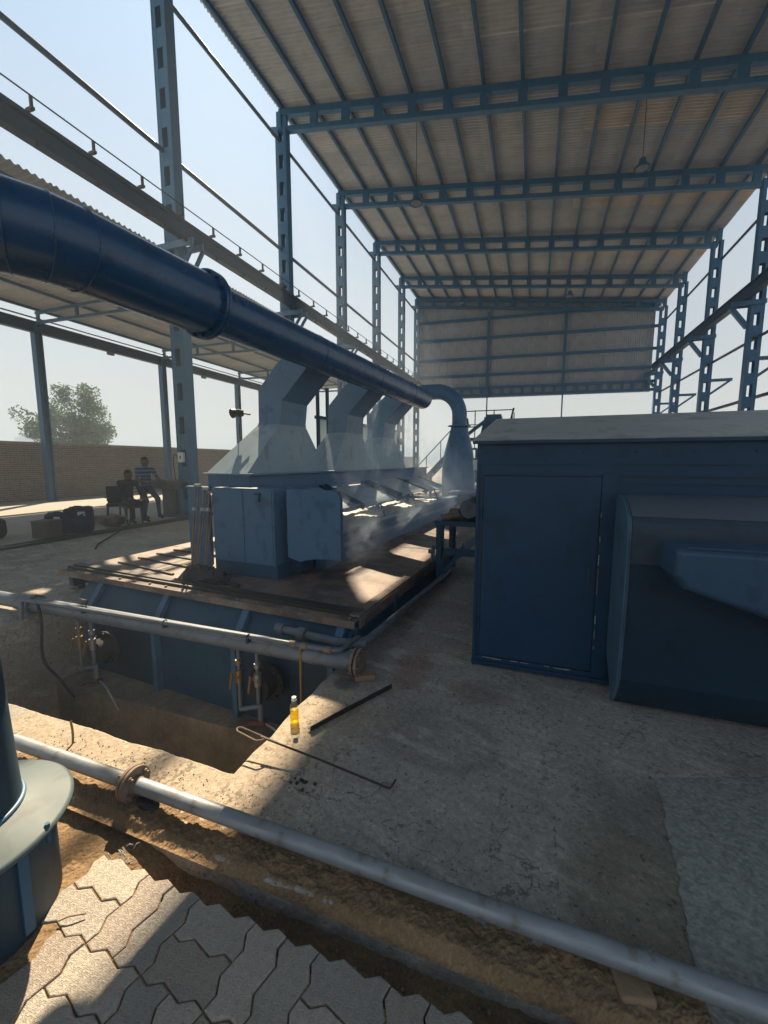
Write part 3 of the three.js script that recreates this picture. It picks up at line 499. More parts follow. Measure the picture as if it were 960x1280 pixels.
  // lifting guides on the far side, each a pair of dark posts with a pale panel
  for (const z of [-6.95, -8.75, -10.6]) {
    const g = obj('lifting_guide', [box(0.05, 2.2, 0.05, -4.1, 1.9, z - 0.17), box(0.05, 2.2, 0.05, -4.1, 1.9, z + 0.17), box(0.08, 0.06, 0.45, -4.1, 2.42, z)], M.dark, t);
    obj('panel', box(0.02, 1.25, 0.22, -4.1, 1.78, z), plain(0.6, 0.6, 0.57, 0.6), g);
  }
}
{ const t = thing('floodlight', 'small dark floodlight on an arm at the left of the first hood', 'lamp', [-3.78, 2.25, -4.85]);
  obj('lamp_housing', [rbox(0.10, 0.09, 0.13, 0.02, -0.12, 0.02, 0.05), rod([-0.12, 0.02, 0.1], [-0.14, 0.0, 0.16], 0.05, 0.065)], M.black, t); obj('arm', rod([0.04, 0, 0], [-0.1, 0.02, 0.03], 0.012), M.black, t); obj('cable', tube([[-0.1, -0.02, 0.03], [-0.12, -0.2, 0.04], [-0.08, -0.45, 0.06], [0.0, -0.62, 0.08]], 0.006, 20, 6), M.black, t); }
// ------------------------------------------------------------------ exhaust duct with mitred bend and flange
{
  const t = thing('exhaust_duct', 'large glossy navy overhead duct with flange and welded bend', 'duct');
  askew(t); const X = -2.605, Y = 2.885, r1 = 0.238, r2 = 0.197, zf = -2.78, ze = -8.45;
  obj('duct_pipe', [rod([X, Y, zf], [X, Y, ze], r2, r2, 48, true), new THREE.CircleGeometry(r2, 48).rotateY(Math.PI).translate(X, Y, ze)], M.duct, t);
  for (const z of [-4.4, -6.0, -7.5]) obj('weld_seam', new THREE.TorusGeometry(r2, 0.005, 8, 64).translate(X, Y, z), M.duct, t);
  obj('wide_pipe', rod([X, Y, zf], [X, Y, -1.80], r1, r1, 48, true), M.duct, t);
  const R = 0.62, N = 6, at2 = a => [X - R + R * Math.cos(a), Y, -1.80 + R * Math.sin(a)];
  for (let i = 0; i < N; i++) { // mitred gores
    const a0 = i / N * Math.PI / 2, a1 = (i + 1) / N * Math.PI / 2, ring = (a) => { const c = at2(a), o = []; for (let k = 0; k <= 48; k++) { const b = k / 48 * Math.PI * 2, q = r1 * Math.cos(b); o.push([c[0] + Math.cos(a) * q, Y + r1 * Math.sin(b), c[2] + Math.sin(a) * q]); } return o; };
    const A = ring(a0), B = ring(a1), pos = [], nor = []; const am = (a0 + a1) / 2;
    for (let k = 0; k < 48; k++) { const nn = j => { const b = j / 48 * Math.PI * 2; return [Math.cos(am) * Math.cos(b), Math.sin(b), Math.sin(am) * Math.cos(b)]; };
      for (const [P, j] of [[A, k], [B, k + 1], [B, k], [A, k], [A, k + 1], [B, k + 1]]) { pos.push(...P[j]); nor.push(...nn(j)); } }
    const g = new THREE.BufferGeometry(); g.setAttribute('position', new THREE.Float32BufferAttribute(pos, 3)); g.setAttribute('normal', new THREE.Float32BufferAttribute(nor, 3)); g.setAttribute('uv', new THREE.Float32BufferAttribute(new Float32Array(pos.length / 3 * 2), 2));
    obj('bend_segment', g, M.duct, t);
    const c = at2(a0), s = new THREE.TorusGeometry(r1 + 0.001, 0.006, 8, 56); s.rotateY(-a0).translate(...c); obj('weld_seam', s, M.duct, t);
  }
  const e = at2(Math.PI / 2); obj('side_run', rod([e[0], Y, e[2]], [-8.2, Y, e[2]], r1, r1, 40, true), M.duct, t);
  const fl = obj('flange', [new THREE.CylinderGeometry(0.272, 0.272, 0.024, 56).rotateX(Math.PI / 2).translate(X, Y, zf + 0.014), new THREE.CylinderGeometry(0.272, 0.272, 0.024, 56).rotateX(Math.PI / 2).translate(X, Y, zf - 0.016)], M.duct, t);
  for (let i = 0; i < 16; i++) { const a = i / 16 * 6.283; obj('bolt', rod([X + 0.25 * Math.cos(a), Y + 0.25 * Math.sin(a), zf - 0.05], [X + 0.25 * Math.cos(a), Y + 0.25 * Math.sin(a), zf + 0.05], 0.010, 0.010, 6), M.dark, fl); }
}
// ------------------------------------------------------------------ curved pipe with bell-shaped vessel at the far end
{
  const t = thing('bell_vessel', 'blue bell shaped vessel under a curved pipe beyond the furnace', 'vessel', [-2.15, 0, -12.4]);
  obj('bell', lathe([[0.0, 0.2], [0.47, 0.2], [0.49, 0.9], [0.48, 1.45], [0.42, 1.9], [0.30, 2.35], [0.235, 2.62]], 40), M.casing, t);
  const p = [[0, 2.6, 0], [0, 2.95, 0]]; for (let i = 1; i <= 8; i++) { const a = i / 8 * Math.PI / 2; p.push([-0.72 + 0.72 * Math.cos(a), 2.95 + 0.72 * Math.sin(a), 0]); } p.push([-2.0, 3.67, 0]);
  obj('pipe', tube(p, 0.215, 80, 28, 0.3), M.casing, t);
  obj('flange', [new THREE.CylinderGeometry(0.33, 0.33, 0.03, 32).translate(0, 2.64, 0)], M.casing, t);
  obj('inlet', [rbox(0.25, 0.3, 0.3, 0.02, 0.55, 1.5, 0), rod([0.6, 1.5, 0], [0.95, 1.85, 0], 0.13, 0.13, 16)], M.white, t);
  for (const x of [-0.35, 0.35]) obj('leg', box(0.1, 0.4, 0.1, x, 0.1, 0.2), M.dark, t);
  obj('stand_pipe', rod([0.75, 0, 0.1], [0.75, 1.5, 0.1], 0.06), M.casing, t);
}
// far conveyor line continuing past the furnace
{
  const t = thing('roller_conveyor', 'dark roller conveyor running away past the bell vessel', 'conveyor', [-1.6, 0, -13.2]);
  obj('frame', [box(0.1, 0.16, 5.4, -0.5, 0.72, -0.5), box(0.1, 0.16, 5.4, 0.5, 0.72, -0.5)], M.dark, t);
  for (let i = 0; i < 12; i++) obj('roller', rod([-0.45, 0.76, 1.9 - i * 0.42], [0.45, 0.76, 1.9 - i * 0.42], 0.05, 0.05, 12), M.galv, t);
  for (const x of [-0.5, 0.5]) for (const z of [1.9, -0.5, -2.9]) obj('leg', box(0.08, 0.7, 0.08, x, 0.32, z), M.dark, t);
}
// access stair and service platform far behind
{
  const t = thing('service_platform', 'far steel service platform with railings and machinery on top', 'platform', [-2.3, 0, -20.5]);
  obj('deck', box(2.6, 0.1, 1.6, 0, 2.65, 0), M.dark, t);
  for (const x of [-1.2, 1.2]) for (const z of [-0.7, 0.7]) obj('leg', box(0.12, 2.6, 0.12, x, 1.3, z), M.dark, t);
  obj('railing', [...[-1.25, -0.4, 0.45, 1.25].map(x => rod([x, 2.7, 0.75], [x, 3.95, 0.75], 0.025, 0.025, 6)), rod([-1.25, 3.92, 0.75], [1.25, 3.92, 0.75], 0.025, 0.025, 6), rod([-1.25, 3.3, 0.75], [1.25, 3.3, 0.75], 0.02, 0.02, 6), rod([1.25, 2.7, -0.7], [1.25, 3.95, -0.7], 0.025), rod([1.0, 2.75, 0.6], [1.3, 4.0, 0.7], 0.04)], M.dark, t);
  obj('hopper', [frustum([[-0.25, 2.75, 0.2], [0.35, 2.75, 0.2], [0.35, 2.75, -0.4], [-0.25, 2.75, -0.4]], [[-0.05, 3.7, 0.1], [0.75, 3.7, 0.1], [0.75, 3.7, -0.5], [-0.05, 3.7, -0.5]]), box(0.7, 0.12, 0.5, 0.35, 3.76, -0.2)], M.frame2, t);
  obj('chute', bar([-1.0, 2.75, 0.2], [0.1, 3.6, 0.1], 0.35, 0.14), M.frame2, t);
  obj('brace', [bar([-1.2, 0.2, 0.7], [1.2, 2.5, 0.7], 0.06), bar([1.2, 0.2, 0.7], [-1.2, 2.5, 0.7], 0.06)], M.dark, t);
  const s = thing('steel_stair', 'far steel stair with handrails rising left of the bell vessel', 'stairs', [-5.7, 0, -20.2]);
  obj('stringer', [bar([0, 0.1, 0.4], [2.0, 2.2, 0.4], 0.06, 0.2), bar([0, 0.1, -0.4], [2.0, 2.2, -0.4], 0.06, 0.2)], M.dark, s);
  for (let i = 0; i < 9; i++) obj('step', box(0.26, 0.04, 0.76, 0.15 + i * 0.22, 0.28 + i * 0.23, 0), M.frame2, s);
  obj('handrail', [rod([0, 1.1, 0.42], [2.0, 3.2, 0.42], 0.025), rod([2.0, 3.2, 0.42], [3.0, 3.2, 0.42], 0.025), ...[0, 0.7, 1.4, 2.0, 3.0].map(x => rod([x, Math.min(x, 2) * 1.05 + 0.1, 0.42], [x, Math.min(x, 2) * 1.05 + 1.1, 0.42], 0.022, 0.022, 6))], M.dark, s);
  obj('landing', box(1.2, 0.08, 0.9, 2.5, 2.2, 0), M.dark, s); for (const x of [2.0, 3.0]) obj('leg', box(0.1, 2.2, 0.1, x, 1.1, -0.3), M.dark, s);
}
// ------------------------------------------------------------------ enclosure on the right with cowl and hopper nose
{
  const t = thing('blower_enclosure', 'large navy sheet metal enclosure with grey sloping roof and curved cowl', 'enclosure', [-0.41, 0, -3.17]);
  const Wd = 4.6, D = 3.4;
  obj('body', [box(Wd, 1.73, D, Wd / 2, 0.885, -D / 2 - 0.002)], M.box, t);
  obj('roof', [prism([[0.03, 1.745], [-1.85, 2.075], [-1.85, 2.09], [0.035, 1.76]].map(p => [p[0], p[1]]), -0.03, Wd + 0.03, 'x'), prism([[-1.85, 2.075], [-D - 0.03, 1.745], [-D - 0.03, 1.76], [-1.85, 2.09]], -0.03, Wd + 0.03, 'x'), prism([[-0.01, 1.745], [-1.85, 2.07], [-D, 1.745]], 0.002, 0.02, 'x')], M.boxTop, t);  // roof grey holds the sky reflection in its colour as well as dust
  obj('roof_edge', box(Wd + 0.06, 0.022, 0.012, Wd / 2, 1.74, 0.034), M.box, t);
  obj('frame', [box(Wd, 0.012, 0.006, Wd / 2, 1.585, 0.003), box(0.02, 1.58, 0.012, 0.012, 0.79, 0.004), box(0.09, 1.46, 0.012, 0.895, 0.78, 0.004), box(0.82, 0.035, 0.012, 0.44, 0.068, 0.005), box(Wd, 0.03, 0.03, Wd / 2, 0.035, 0.012)], M.box, t);
  const door = obj('door_panel', rbox(0.79, 1.40, 0.014, 0.005, 0.45, 0.795, 0.005), M.box, t);
  obj('door_gap', [box(0.80, 0.006, 0.004, 0.45, 1.502, 0.0035), box(0.006, 1.42, 0.004, 0.050, 0.795, 0.0035), box(0.006, 1.42, 0.004, 0.850, 0.795, 0.0035), box(0.80, 0.006, 0.004, 0.45, 0.091, 0.0035)], M.black, t);
  obj('panel_gap', [box(Wd - 0.95, 0.006, 0.004, 0.95 + (Wd - 0.95) / 2, 1.502, 0.0035), box(Wd - 0.95, 0.004, 0.003, 0.95 + (Wd - 0.95) / 2, 1.452, 0.003)], M.black, t);
  // chipped edges of the door, rivets, hinges and lifting eyes
  const chip = paint(0.30, 0.34, 0.37, 0.7, 0.001);
  for (const [x0, y0, x1, y1, n] of [[0.858, 0.10, 0.852, 1.48, 9], [0.06, 0.083, 0.86, 0.083, 8]]) for (let i = 0; i < n; i++) { const t0 = rnd(), L = rr(0.02, 0.11), w = rr(0.003, 0.006), x = x0 + (x1 - x0) * t0, y = y0 + (y1 - y0) * t0; obj('paint_chip', y1 - y0 > 0.5 ? box(w, L, 0.002, x, Math.min(1.44, y), 0.0125) : box(L, w, 0.002, Math.min(0.8, x), y + rr(-0.004, 0.004), 0.0225), chip, t); }
  for (const y of [0.35, 1.22]) obj('hinge', [rod([0.046, y - 0.05, 0.012], [0.046, y + 0.05, 0.012], 0.009, 0.009, 10)], M.box, t);
  obj('door_handle', [box(0.016, 0.12, 0.02, 0.79, 0.82, 0.024)], M.dark, t);
  for (let i = 0; i < 14; i++) obj('rivet', new THREE.SphereGeometry(0.007, 8, 6).scale(1, 1, 0.5).translate(0.08 + i * 0.32, 1.665, 0), M.box, t);
  // cowl: rounded top, upright front, pointed toe; end plate a little proud
  const prof = []; for (let i = 0; i <= 10; i++) { const a = i / 10 * Math.PI / 2; prof.push([0.40 * Math.sin(a) + 0.02, 1.18 + 0.20 * Math.cos(a)]); } prof.push([0.43, 1.0], [0.42, 0.6], [0.40, 0.26], [0.34, 0.14], [0.26, 0.035], [0.16, 0.14], [0.02, 0.25]);
  const cw = prism([[0.005, 1.38], ...prof, [0.005, 0.26]], 0.96, Wd, 'x', 0); obj('cowl', cw, M.cowl, t); obj('cowl_top', prism([[0.005, 1.386], ...prof.slice(0, 8).map(p => [p[0] + 0.005, p[1] + 0.006]), ...prof.slice(0, 8).reverse().map(p => [p[0] - 0.01, p[1] - 0.012])], 0.965, Wd, 'x', 0), M.dustSheen, t); obj('cowl_shoulder', prism([...prof.slice(7, 12).map(p => [p[0] + 0.004, p[1] + 0.002]), ...prof.slice(7, 12).reverse().map(p => [p[0] - 0.02, p[1]])], 0.965, Wd, 'x', 0), M.halfDustSheen, t);  // sky sheen and dust painted together into the top and shoulder greys
  obj('cowl_end', prism([[0.005, 1.385], ...prof.map(p => [p[0] + 0.004, p[1] + 0.003]), [0.005, 0.255]], 0.94, 0.962, 'x', 0.003), M.plateEnd, t);
  obj('weld_bead', tube([[0.951, 1.385, 0.02], ...prof.slice(1, 14).map(p => [0.951, p[1] + 0.003, p[0] + 0.003])], 0.005, 60, 6), M.fin, t);
  // nose with rounded left end
  { const s = new THREE.Shape(); s.moveTo(0.055, 0.30); s.quadraticCurveTo(0.0, 0.30, 0.0, 0.26); s.lineTo(0.0, 0.15); s.lineTo(0.05, 0.075); s.lineTo(0.75, -0.14); s.lineTo(2.6, -0.5); s.lineTo(2.6, 0.30); s.closePath();
    const g = new THREE.ExtrudeGeometry(s, { depth: 0.22, bevelEnabled: true, bevelSize: 0.035, bevelThickness: 0.05, bevelSegments: 5, bevelOffset: -0.035 }).translate(1.11, 0.86, 0.44);
    obj('nose', g, M.fin, t); obj('nose_rim', bar([1.16, 1.165, 0.70], [3.7, 1.165, 0.70], 0.012, 0.008), M.fin, t); }
}
// machine stand between platform and enclosure
{
  const t = thing('motor_stand', 'dark blue steel stand carrying a motor beside the enclosure corner', 'stand', [-0.78, 0, -5.75]);
  obj('table_top', box(0.86, 0.06, 1.0, 0, 0.80, 0), M.tank, t);
  for (const [x, z] of [[-0.36, 0.45], [0.36, 0.45], [-0.36, -0.45], [0.36, -0.45]]) obj('leg', [box(0.10, 0.77, 0.05, x, 0.385, z), box(0.05, 0.77, 0.10, x, 0.385, z)], M.tank, t);
  obj('crossbar', [box(0.72, 0.09, 0.05, 0, 0.42, 0.45), bar([-0.33, 0.1, 0.45], [-0.1, 0.4, 0.45], 0.06, 0.06)], M.tank, t);
  const m = obj('motor', [rod([0.0, 0.98, 0.35], [0.0, 0.98, -0.25], 0.13, 0.13, 24), box(0.2, 0.06, 0.4, 0.0, 0.86, 0.05)], M.dark, t); obj('fan_cover', [rod([0, 0.98, 0.35], [0, 0.98, 0.40], 0.135, 0.11, 24)], M.greyPipe, m);
  obj('bearing', [rbox(0.14, 0.16, 0.12, 0.03, -0.2, 0.90, 0.3), rod([-0.36, 0.86, 0.40], [-0.12, 0.90, 0.36], 0.04)], M.rust, t);
  obj('upright', box(0.14, 0.55, 0.08, 0.05, 1.08, -0.45), M.tank, t);
  obj('valve', [rod([-0.46, 0.48, 0.42], [-0.46, 0.22, 0.52], 0.02), rod([-0.5, 0.42, 0.5], [-0.42, 0.42, 0.5], 0.03)], M.greyPipe, t);
}
// ------------------------------------------------------------------ pipes across the pit
{
  const t = thing('water_main', 'thick grey pipe lying across the pit with rusty end flange', 'pipe', [0, 0.115, -2.67]);
  obj('pipe_run', [rod([-9.2, 0, 0], [-1.20, 0, 0], 0.073, 0.073, 32, true)], M.greyPipe, t);
  obj('flange', [new THREE.CylinderGeometry(0.105, 0.105, 0.02, 36).rotateZ(Math.PI / 2).translate(-1.20, 0, 0), new THREE.CylinderGeometry(0.105, 0.105, 0.02, 36).rotateZ(Math.PI / 2).translate(-1.165, 0, 0), ...[0, 1, 2, 3, 4, 5, 6, 7].map(i => rod([-1.24, 0.088 * Math.cos(i * 0.785), 0.088 * Math.sin(i * 0.785)], [-1.135, 0.088 * Math.cos(i * 0.785), 0.088 * Math.sin(i * 0.785)], 0.008, 0.008, 6))], M.rust, t);
  obj('collar', [new THREE.CylinderGeometry(0.10, 0.10, 0.06, 32).rotateZ(Math.PI / 2).translate(-4.88, 0, 0), new THREE.CylinderGeometry(0.083, 0.083, 0.2, 32).rotateZ(Math.PI / 2).translate(-5.02, 0, 0)], M.greyPipe, t);
  const w = thing('gas_pipe', 'thin pipe with fittings strapped along the top of the thick grey pipe', 'pipe', [0, 0, 0]);
  obj('pipe_run', pipe([[-4.86, 0.0, -2.53], [-4.86, 0.205, -2.55], [-1.42, 0.205, -2.61], [-1.30, 0.205, -2.63], [-1.30, 0.18, -2.94], [-1.30, 0.16, -2.98]], 0.019, 0.05), M.greyPipe, w);
  for (const x of [-4.0, -2.98, -2.1]) obj('clamp', [box(0.02, 0.04, 0.05, x, 0.18, -2.59), new THREE.TorusGeometry(0.023, 0.006, 6, 16).rotateY(Math.PI / 2).translate(x, 0.205, -2.59)], M.dark, w);
  for (const x of [-1.72, -1.62, -1.42]) obj('coupling', rod([x, 0.205, -2.606], [x + 0.05, 0.205, -2.607], 0.027, 0.027, 8), M.rust, w);
  obj('drop_pipe', rod([-1.63, 0.20, -2.605], [-1.63, -0.28, -2.6], 0.012), M.brass, w);
  obj('hanging_cable', tube([[-4.62, 0.22, -2.55], [-4.60, 0.0, -2.56], [-4.52, -0.35, -2.5], [-4.46, -0.62, -2.6], [-4.44, -0.85, -2.7]], 0.014, 40, 8), M.rubber, w);
  const b = thing('return_pipe', 'dark pipe from the pit bending along the platform side', 'pipe');
  obj('pipe_run', pipe([[-2.06, 0.13, -2.98], [-1.42, 0.13, -2.90], [-1.25, 0.13, -2.98], [-1.05, 0.10, -5.5]], 0.034, 0.1), M.greyPipe, b);
  obj('union', [rod([-1.86, 0.13, -2.955], [-1.78, 0.13, -2.945], 0.058, 0.058, 8), rod([-2.10, 0.13, -2.985], [-2.02, 0.13, -2.975], 0.048, 0.048, 14), rod([-1.36, 0.13, -2.90], [-1.24, 0.13, -2.96], 0.044, 0.044, 12)], M.greyPipe, b);
}
// burners in the pit with yellow-handled valves
function burner(x, label, s) {
  const t = thing('gas_burner', label, 'burner', [x, -0.32, -2.86], 0, 'burners on the tank front in the pit');
  obj('burner_flange', [new THREE.CylinderGeometry(0.17, 0.17, 0.03, 32).rotateX(Math.PI / 2), new THREE.CylinderGeometry(0.11, 0.12, 0.12, 24).rotateX(Math.PI / 2).translate(0, 0, 0.07)], M.rubber, t);
  for (let i = 0; i < 8; i++) obj('bolt', rod([0.15 * Math.cos(i * 0.785), 0.15 * Math.sin(i * 0.785), 0], [0.15 * Math.cos(i * 0.785), 0.15 * Math.sin(i * 0.785), 0.035], 0.011, 0.011, 6), M.steel, t);
  for (const [dx, k] of [[-0.16, 0], [0.03, 1]]) {
    obj('feed_pipe', rod([dx, 0.42, 0.16], [dx, -0.2 + 0.1 * k, 0.16], 0.017), M.greyPipe, t);
    const v = obj('valve', [rod([dx, 0.16, 0.16], [dx, 0.05, 0.16], 0.032, 0.032, 8), rod([dx, 0.25, 0.16], [dx, 0.21, 0.16], 0.03, 0.03, 6), rod([dx - 0.04, 0.105, 0.16], [dx + 0.02, 0.105, 0.18], 0.018)], k ? M.chrome : M.brass, t);
    obj('handle', bar([dx - 0.05, 0.14, 0.19], [dx - 0.068 * s, -0.01, 0.20], 0.02, 0.012), M.yellow, v); // lever
  }
  obj('tee', [rod([-0.16, -0.2, 0.16], [0.05, -0.13, 0.16], 0.02), rod([0.05, -0.1, 0.16], [0.05, -0.28, 0.16], 0.026, 0.026, 8)], M.greyPipe, t);
  obj('fitting', [rod([-0.06, -0.30, 0.17], [0.10, -0.27, 0.17], 0.028, 0.028, 8), rod([-0.16, -0.36, 0.18], [-0.06, -0.31, 0.17], 0.014)], M.red, t);
  obj('hose', tube([[0.10, -0.27, 0.17], [0.22, -0.28, 0.2], [0.32, -0.36, 0.22], [0.38, -0.5, 0.2]], 0.014, 24, 8), M.chrome, t);
}
burner(-2.14, 'burner with two yellow handles right of the blue tank panel, near the bottle', 1);
burner(-4.12, 'dark burner with two yellow handles at the left end of the pit', 1.3);
// ------------------------------------------------------------------ galvanised pipe in the foreground
{
  const a = [-2.62, 0.082, -1.268], b = [2.2, 0.075, -1.297], t = thing('galvanized_pipe', 'long galvanised pipe across the foreground with a rusty bolted flange', 'pipe');
  obj('pipe_run', rod(a, b, 0.0335, 0.0335, 40), M.galv, t);
  const fy = 0.081, fz = -1.274, fx = -1.735;
  const f = obj('flange', [-1, 1].map(k => new THREE.CylinderGeometry(0.078, 0.078, 0.014, 40).rotateZ(Math.PI / 2).translate(fx + k * 0.010, fy, fz)), M.rust, t);
  obj('gasket', new THREE.CylinderGeometry(0.066, 0.066, 0.006, 32).rotateZ(Math.PI / 2).translate(fx, fy, fz), M.black, f);
  for (let i = 0; i < 4; i++) { const g = i * Math.PI / 2 + 0.6, y = fy + 0.059 * Math.cos(g), z = fz + 0.059 * Math.sin(g); obj('bolt', [rod([fx - 0.045, y, z], [fx + 0.045, y, z], 0.0065, 0.0065, 8), rod([fx + 0.018, y, z], [fx + 0.032, y, z], 0.012, 0.012, 6), rod([fx - 0.032, y, z], [fx - 0.018, y, z], 0.012, 0.012, 6)], M.rust, f); }
  for (const k of [-1, 1]) obj('weld_ring', rod([fx + k * 0.017, fy, fz], [fx + k * 0.042, fy, fz], 0.041, 0.035, 32), M.rust, t);
  const lump = (name, label, cat, x, y, z, sx, sy, sz, mat) => { const g = new THREE.IcosahedronGeometry(1, 4), p = g.attributes.position; for (let i = 0; i < p.count; i++) { const v = V().fromBufferAttribute(p, i), k = 0.85 + 0.5 * (at(NA, v.x * 0.3 + x, v.y * 0.3 + v.z * 0.2) - 0.4); p.setXYZ(i, v.x * sx * k, Math.max(-0.8, v.y) * sy * k, v.z * sz * k); } g.computeVertexNormals(); const m = obj(name, g, mat); m.position.set(x, y, z); return tag(m, label, cat); };
  lump('support_stone', 'dark stone under the galvanised pipe just right of its flange', 'stone', -1.63, 0.018, -1.255, 0.07, 0.03, 0.04, M.black);
  lump('broken_brick', 'small broken lump on the slab edge at far left under the pipe', 'stone', -2.25, 0.02, -1.33, 0.05, 0.035, 0.04, concMat);
  const w = obj('wooden_block', rbox(0.10, 0.075, 0.09, 0.012, 0, 0, 0, 3), M.wood); w.position.set(0.345, -0.005, -1.262); w.rotation.y = 0.25; tag(w, 'old wooden block propping the galvanised pipe at lower right', 'wood block');
  const w2 = obj('wooden_offcut', rbox(0.15, 0.04, 0.07, 0.006, 0, 0, 0, 2), M.wood); w2.position.set(-1.12, 0.022, -2.66); w2.rotation.y = 0.5; tag(w2, 'small wooden offcut beside the rusty end flange of the thick pipe', 'wood block');
}
// stack base at the lower left: base drum, skirt plate, tapering pipe
{
  const t = thing('blue_stack', 'blue tapering standpipe on a round drum with a wide skirt plate', 'standpipe', [-1.82, 0, -0.68]);
  const drum = obj('base_drum', lathe([[0, -0.1], [0.275, -0.1], [0.275, 0.34], [0.26, 0.36]], 56), M.drum, t);
  obj('skirt_plate', lathe([[0.18, 0.40], [0.325, 0.362], [0.338, 0.352], [0.334, 0.342], [0.20, 0.352]], 56), M.skirt, t);
  obj('pipe', lathe([[0.192, 0.37], [0.188, 0.45], [0.172, 0.9], [0.155, 1.7], [0.15, 3.2]], 56), M.drum, t);
  obj('weld_ring', new THREE.TorusGeometry(0.192, 0.009, 8, 56).rotateX(Math.PI / 2).translate(0, 0.40, 0), M.hood, t);
  obj('drum_rib', [box(0.02, 0.3, 0.03, 0.275, 0.17, -0.05), rod([0.30, 0.30, -0.12], [0.30, 0.37, -0.12], 0.008, 0.008, 6)], M.frame2, drum);
}
// plastic bottle with yellow liquid
{
  const t = thing('plastic_bottle', 'small clear plastic bottle of yellow liquid with a white cap', 'bottle', [-1.325, 0.004, -2.03]); t.scale.setScalar(0.86);
  const out = [[0, 0], [0.026, 0], [0.031, 0.006], [0.031, 0.05], [0.0295, 0.055], [0.031, 0.06], [0.031, 0.118], [0.027, 0.14], [0.015, 0.162], [0.0125, 0.168], [0.0125, 0.18]];
  obj('bottle_wall', lathe(out, 32), new THREE.MeshPhysicalMaterial({ color: rgb(0.93, 0.95, 0.93), transmission: 1, thickness: 0, roughness: 0.12, ior: 1.3 }), t);
  obj('liquid', lathe([[0, 0.003], [0.025, 0.003], [0.0292, 0.008], [0.0292, 0.098], [0, 0.0985]], 32), new THREE.MeshPhysicalMaterial({ color: rgb(0.95, 0.76, 0.03), transmission: 0.75, thickness: 0, roughness: 0.3, ior: 1.33 }), t);
  obj('cap', [new THREE.CylinderGeometry(0.0165, 0.0165, 0.020, 24).translate(0, 0.186, 0), new THREE.CylinderGeometry(0.018, 0.018, 0.004, 24).translate(0, 0.174, 0)], M.white, t);
}
// skimming rod with a loop end, and a flat bar on the slab
{
  const t = thing('hooked_rod', 'thin iron rod with a long loop end reaching over the pit edge', 'rod');
  obj('rod_shaft', pipe([[-1.355, 0.098, -1.74], [-1.0, 0.055, -1.745], [-0.60, 0.012, -1.735], [-0.585, 0.03, -1.78]], 0.0055, 0.012, 8), M.steel, t);
  obj('loop', pipe([[-1.25, 0.085, -1.745], [-1.50, 0.112, -1.755], [-1.515, 0.112, -1.74], [-1.50, 0.110, -1.722], [-1.36, 0.096, -1.705], [-1.335, 0.094, -1.725], [-1.33, 0.094, -1.742]], 0.0045, 0.010, 8), M.rust, t);
  const b = obj('flat_bar', [bar([-1.20, 0.018, -1.99], [-0.90, 0.018, -2.60], 0.032, 0.006), bar([-1.187, 0.026, -1.984], [-0.887, 0.026, -2.594], 0.005, 0.03)], M.black); tag(b, 'black angle bar lying on the slab right of the bottle', 'bar');
}
// tools leaning on the furnace side panel, rags below
for (const [i, [x0, x1, w, l]] of [[-3.93, -3.86, 0, 'leaning tong rod with a square top, nearest the left edge of the furnace panel'], [-3.80, -3.80, 1, 'leaning tong rod in the middle of the three at the furnace'], [-3.72, -3.66, 2, 'leaning tong rod nearest the furnace end box']].entries()) {
  const t = thing('tong_rod', l, 'tongs', [0, 0, 0], 0, 'tongs leaning on the furnace end');
  obj('shaft', [rod([x0, 1.30 - i * 0.04, -3.99], [x1, 0.29, -3.78], 0.011, 0.011, 8), rod([x0 + 0.05, 1.30 - i * 0.04, -3.99], [x1 + 0.025, 0.29, -3.78], 0.009, 0.009, 8)], M.rust, t);
  obj('grip', [bar([x0 - 0.02, 1.31 - i * 0.04, -3.99], [x0 + 0.075, 1.31 - i * 0.04, -3.99], 0.03, 0.03), ], M.galv, t); obj('collar', rod([x0 + 0.02, 1.0, -3.93], [x0 + 0.02, 1.04, -3.94], 0.035), M.galv, t);
}
{
  const g = new THREE.IcosahedronGeometry(1, 5), p = g.attributes.position; for (let i = 0; i < p.count; i++) { const v = V().fromBufferAttribute(p, i), k = 0.7 + 0.9 * (at(NA, v.x * 0.5 + 0.3, v.z * 0.5 + v.y * 0.4) - 0.35) + 0.25 * (at(NC, v.x * 0.2, v.z * 0.2 + v.y * 0.1) - 0.5); p.setXYZ(i, v.x * 0.30 * k, Math.max(-0.5, v.y) * 0.14 * k, v.z * 0.17 * k); } g.computeVertexNormals();
  const m = obj('rag_heap', g, plain(0.035, 0.035, 0.036, 0.95)); m.position.set(-3.42, 0.33, -3.52); tag(m, 'heap of dark rags at the foot of the furnace end box', 'rags');
  const c = obj('chain_coil', tube([...Array(40).keys()].map(i => [-2.98 + 0.10 * Math.cos(i * 0.7) + rr(-0.02, 0.02), 0.29 + i * 0.0006, -3.42 + 0.07 * Math.sin(i * 0.7) + rr(-0.02, 0.02)]), 0.008, 160, 6), M.steel); tag(c, 'small coil of wire on the platform before the furnace box', 'wire');
}
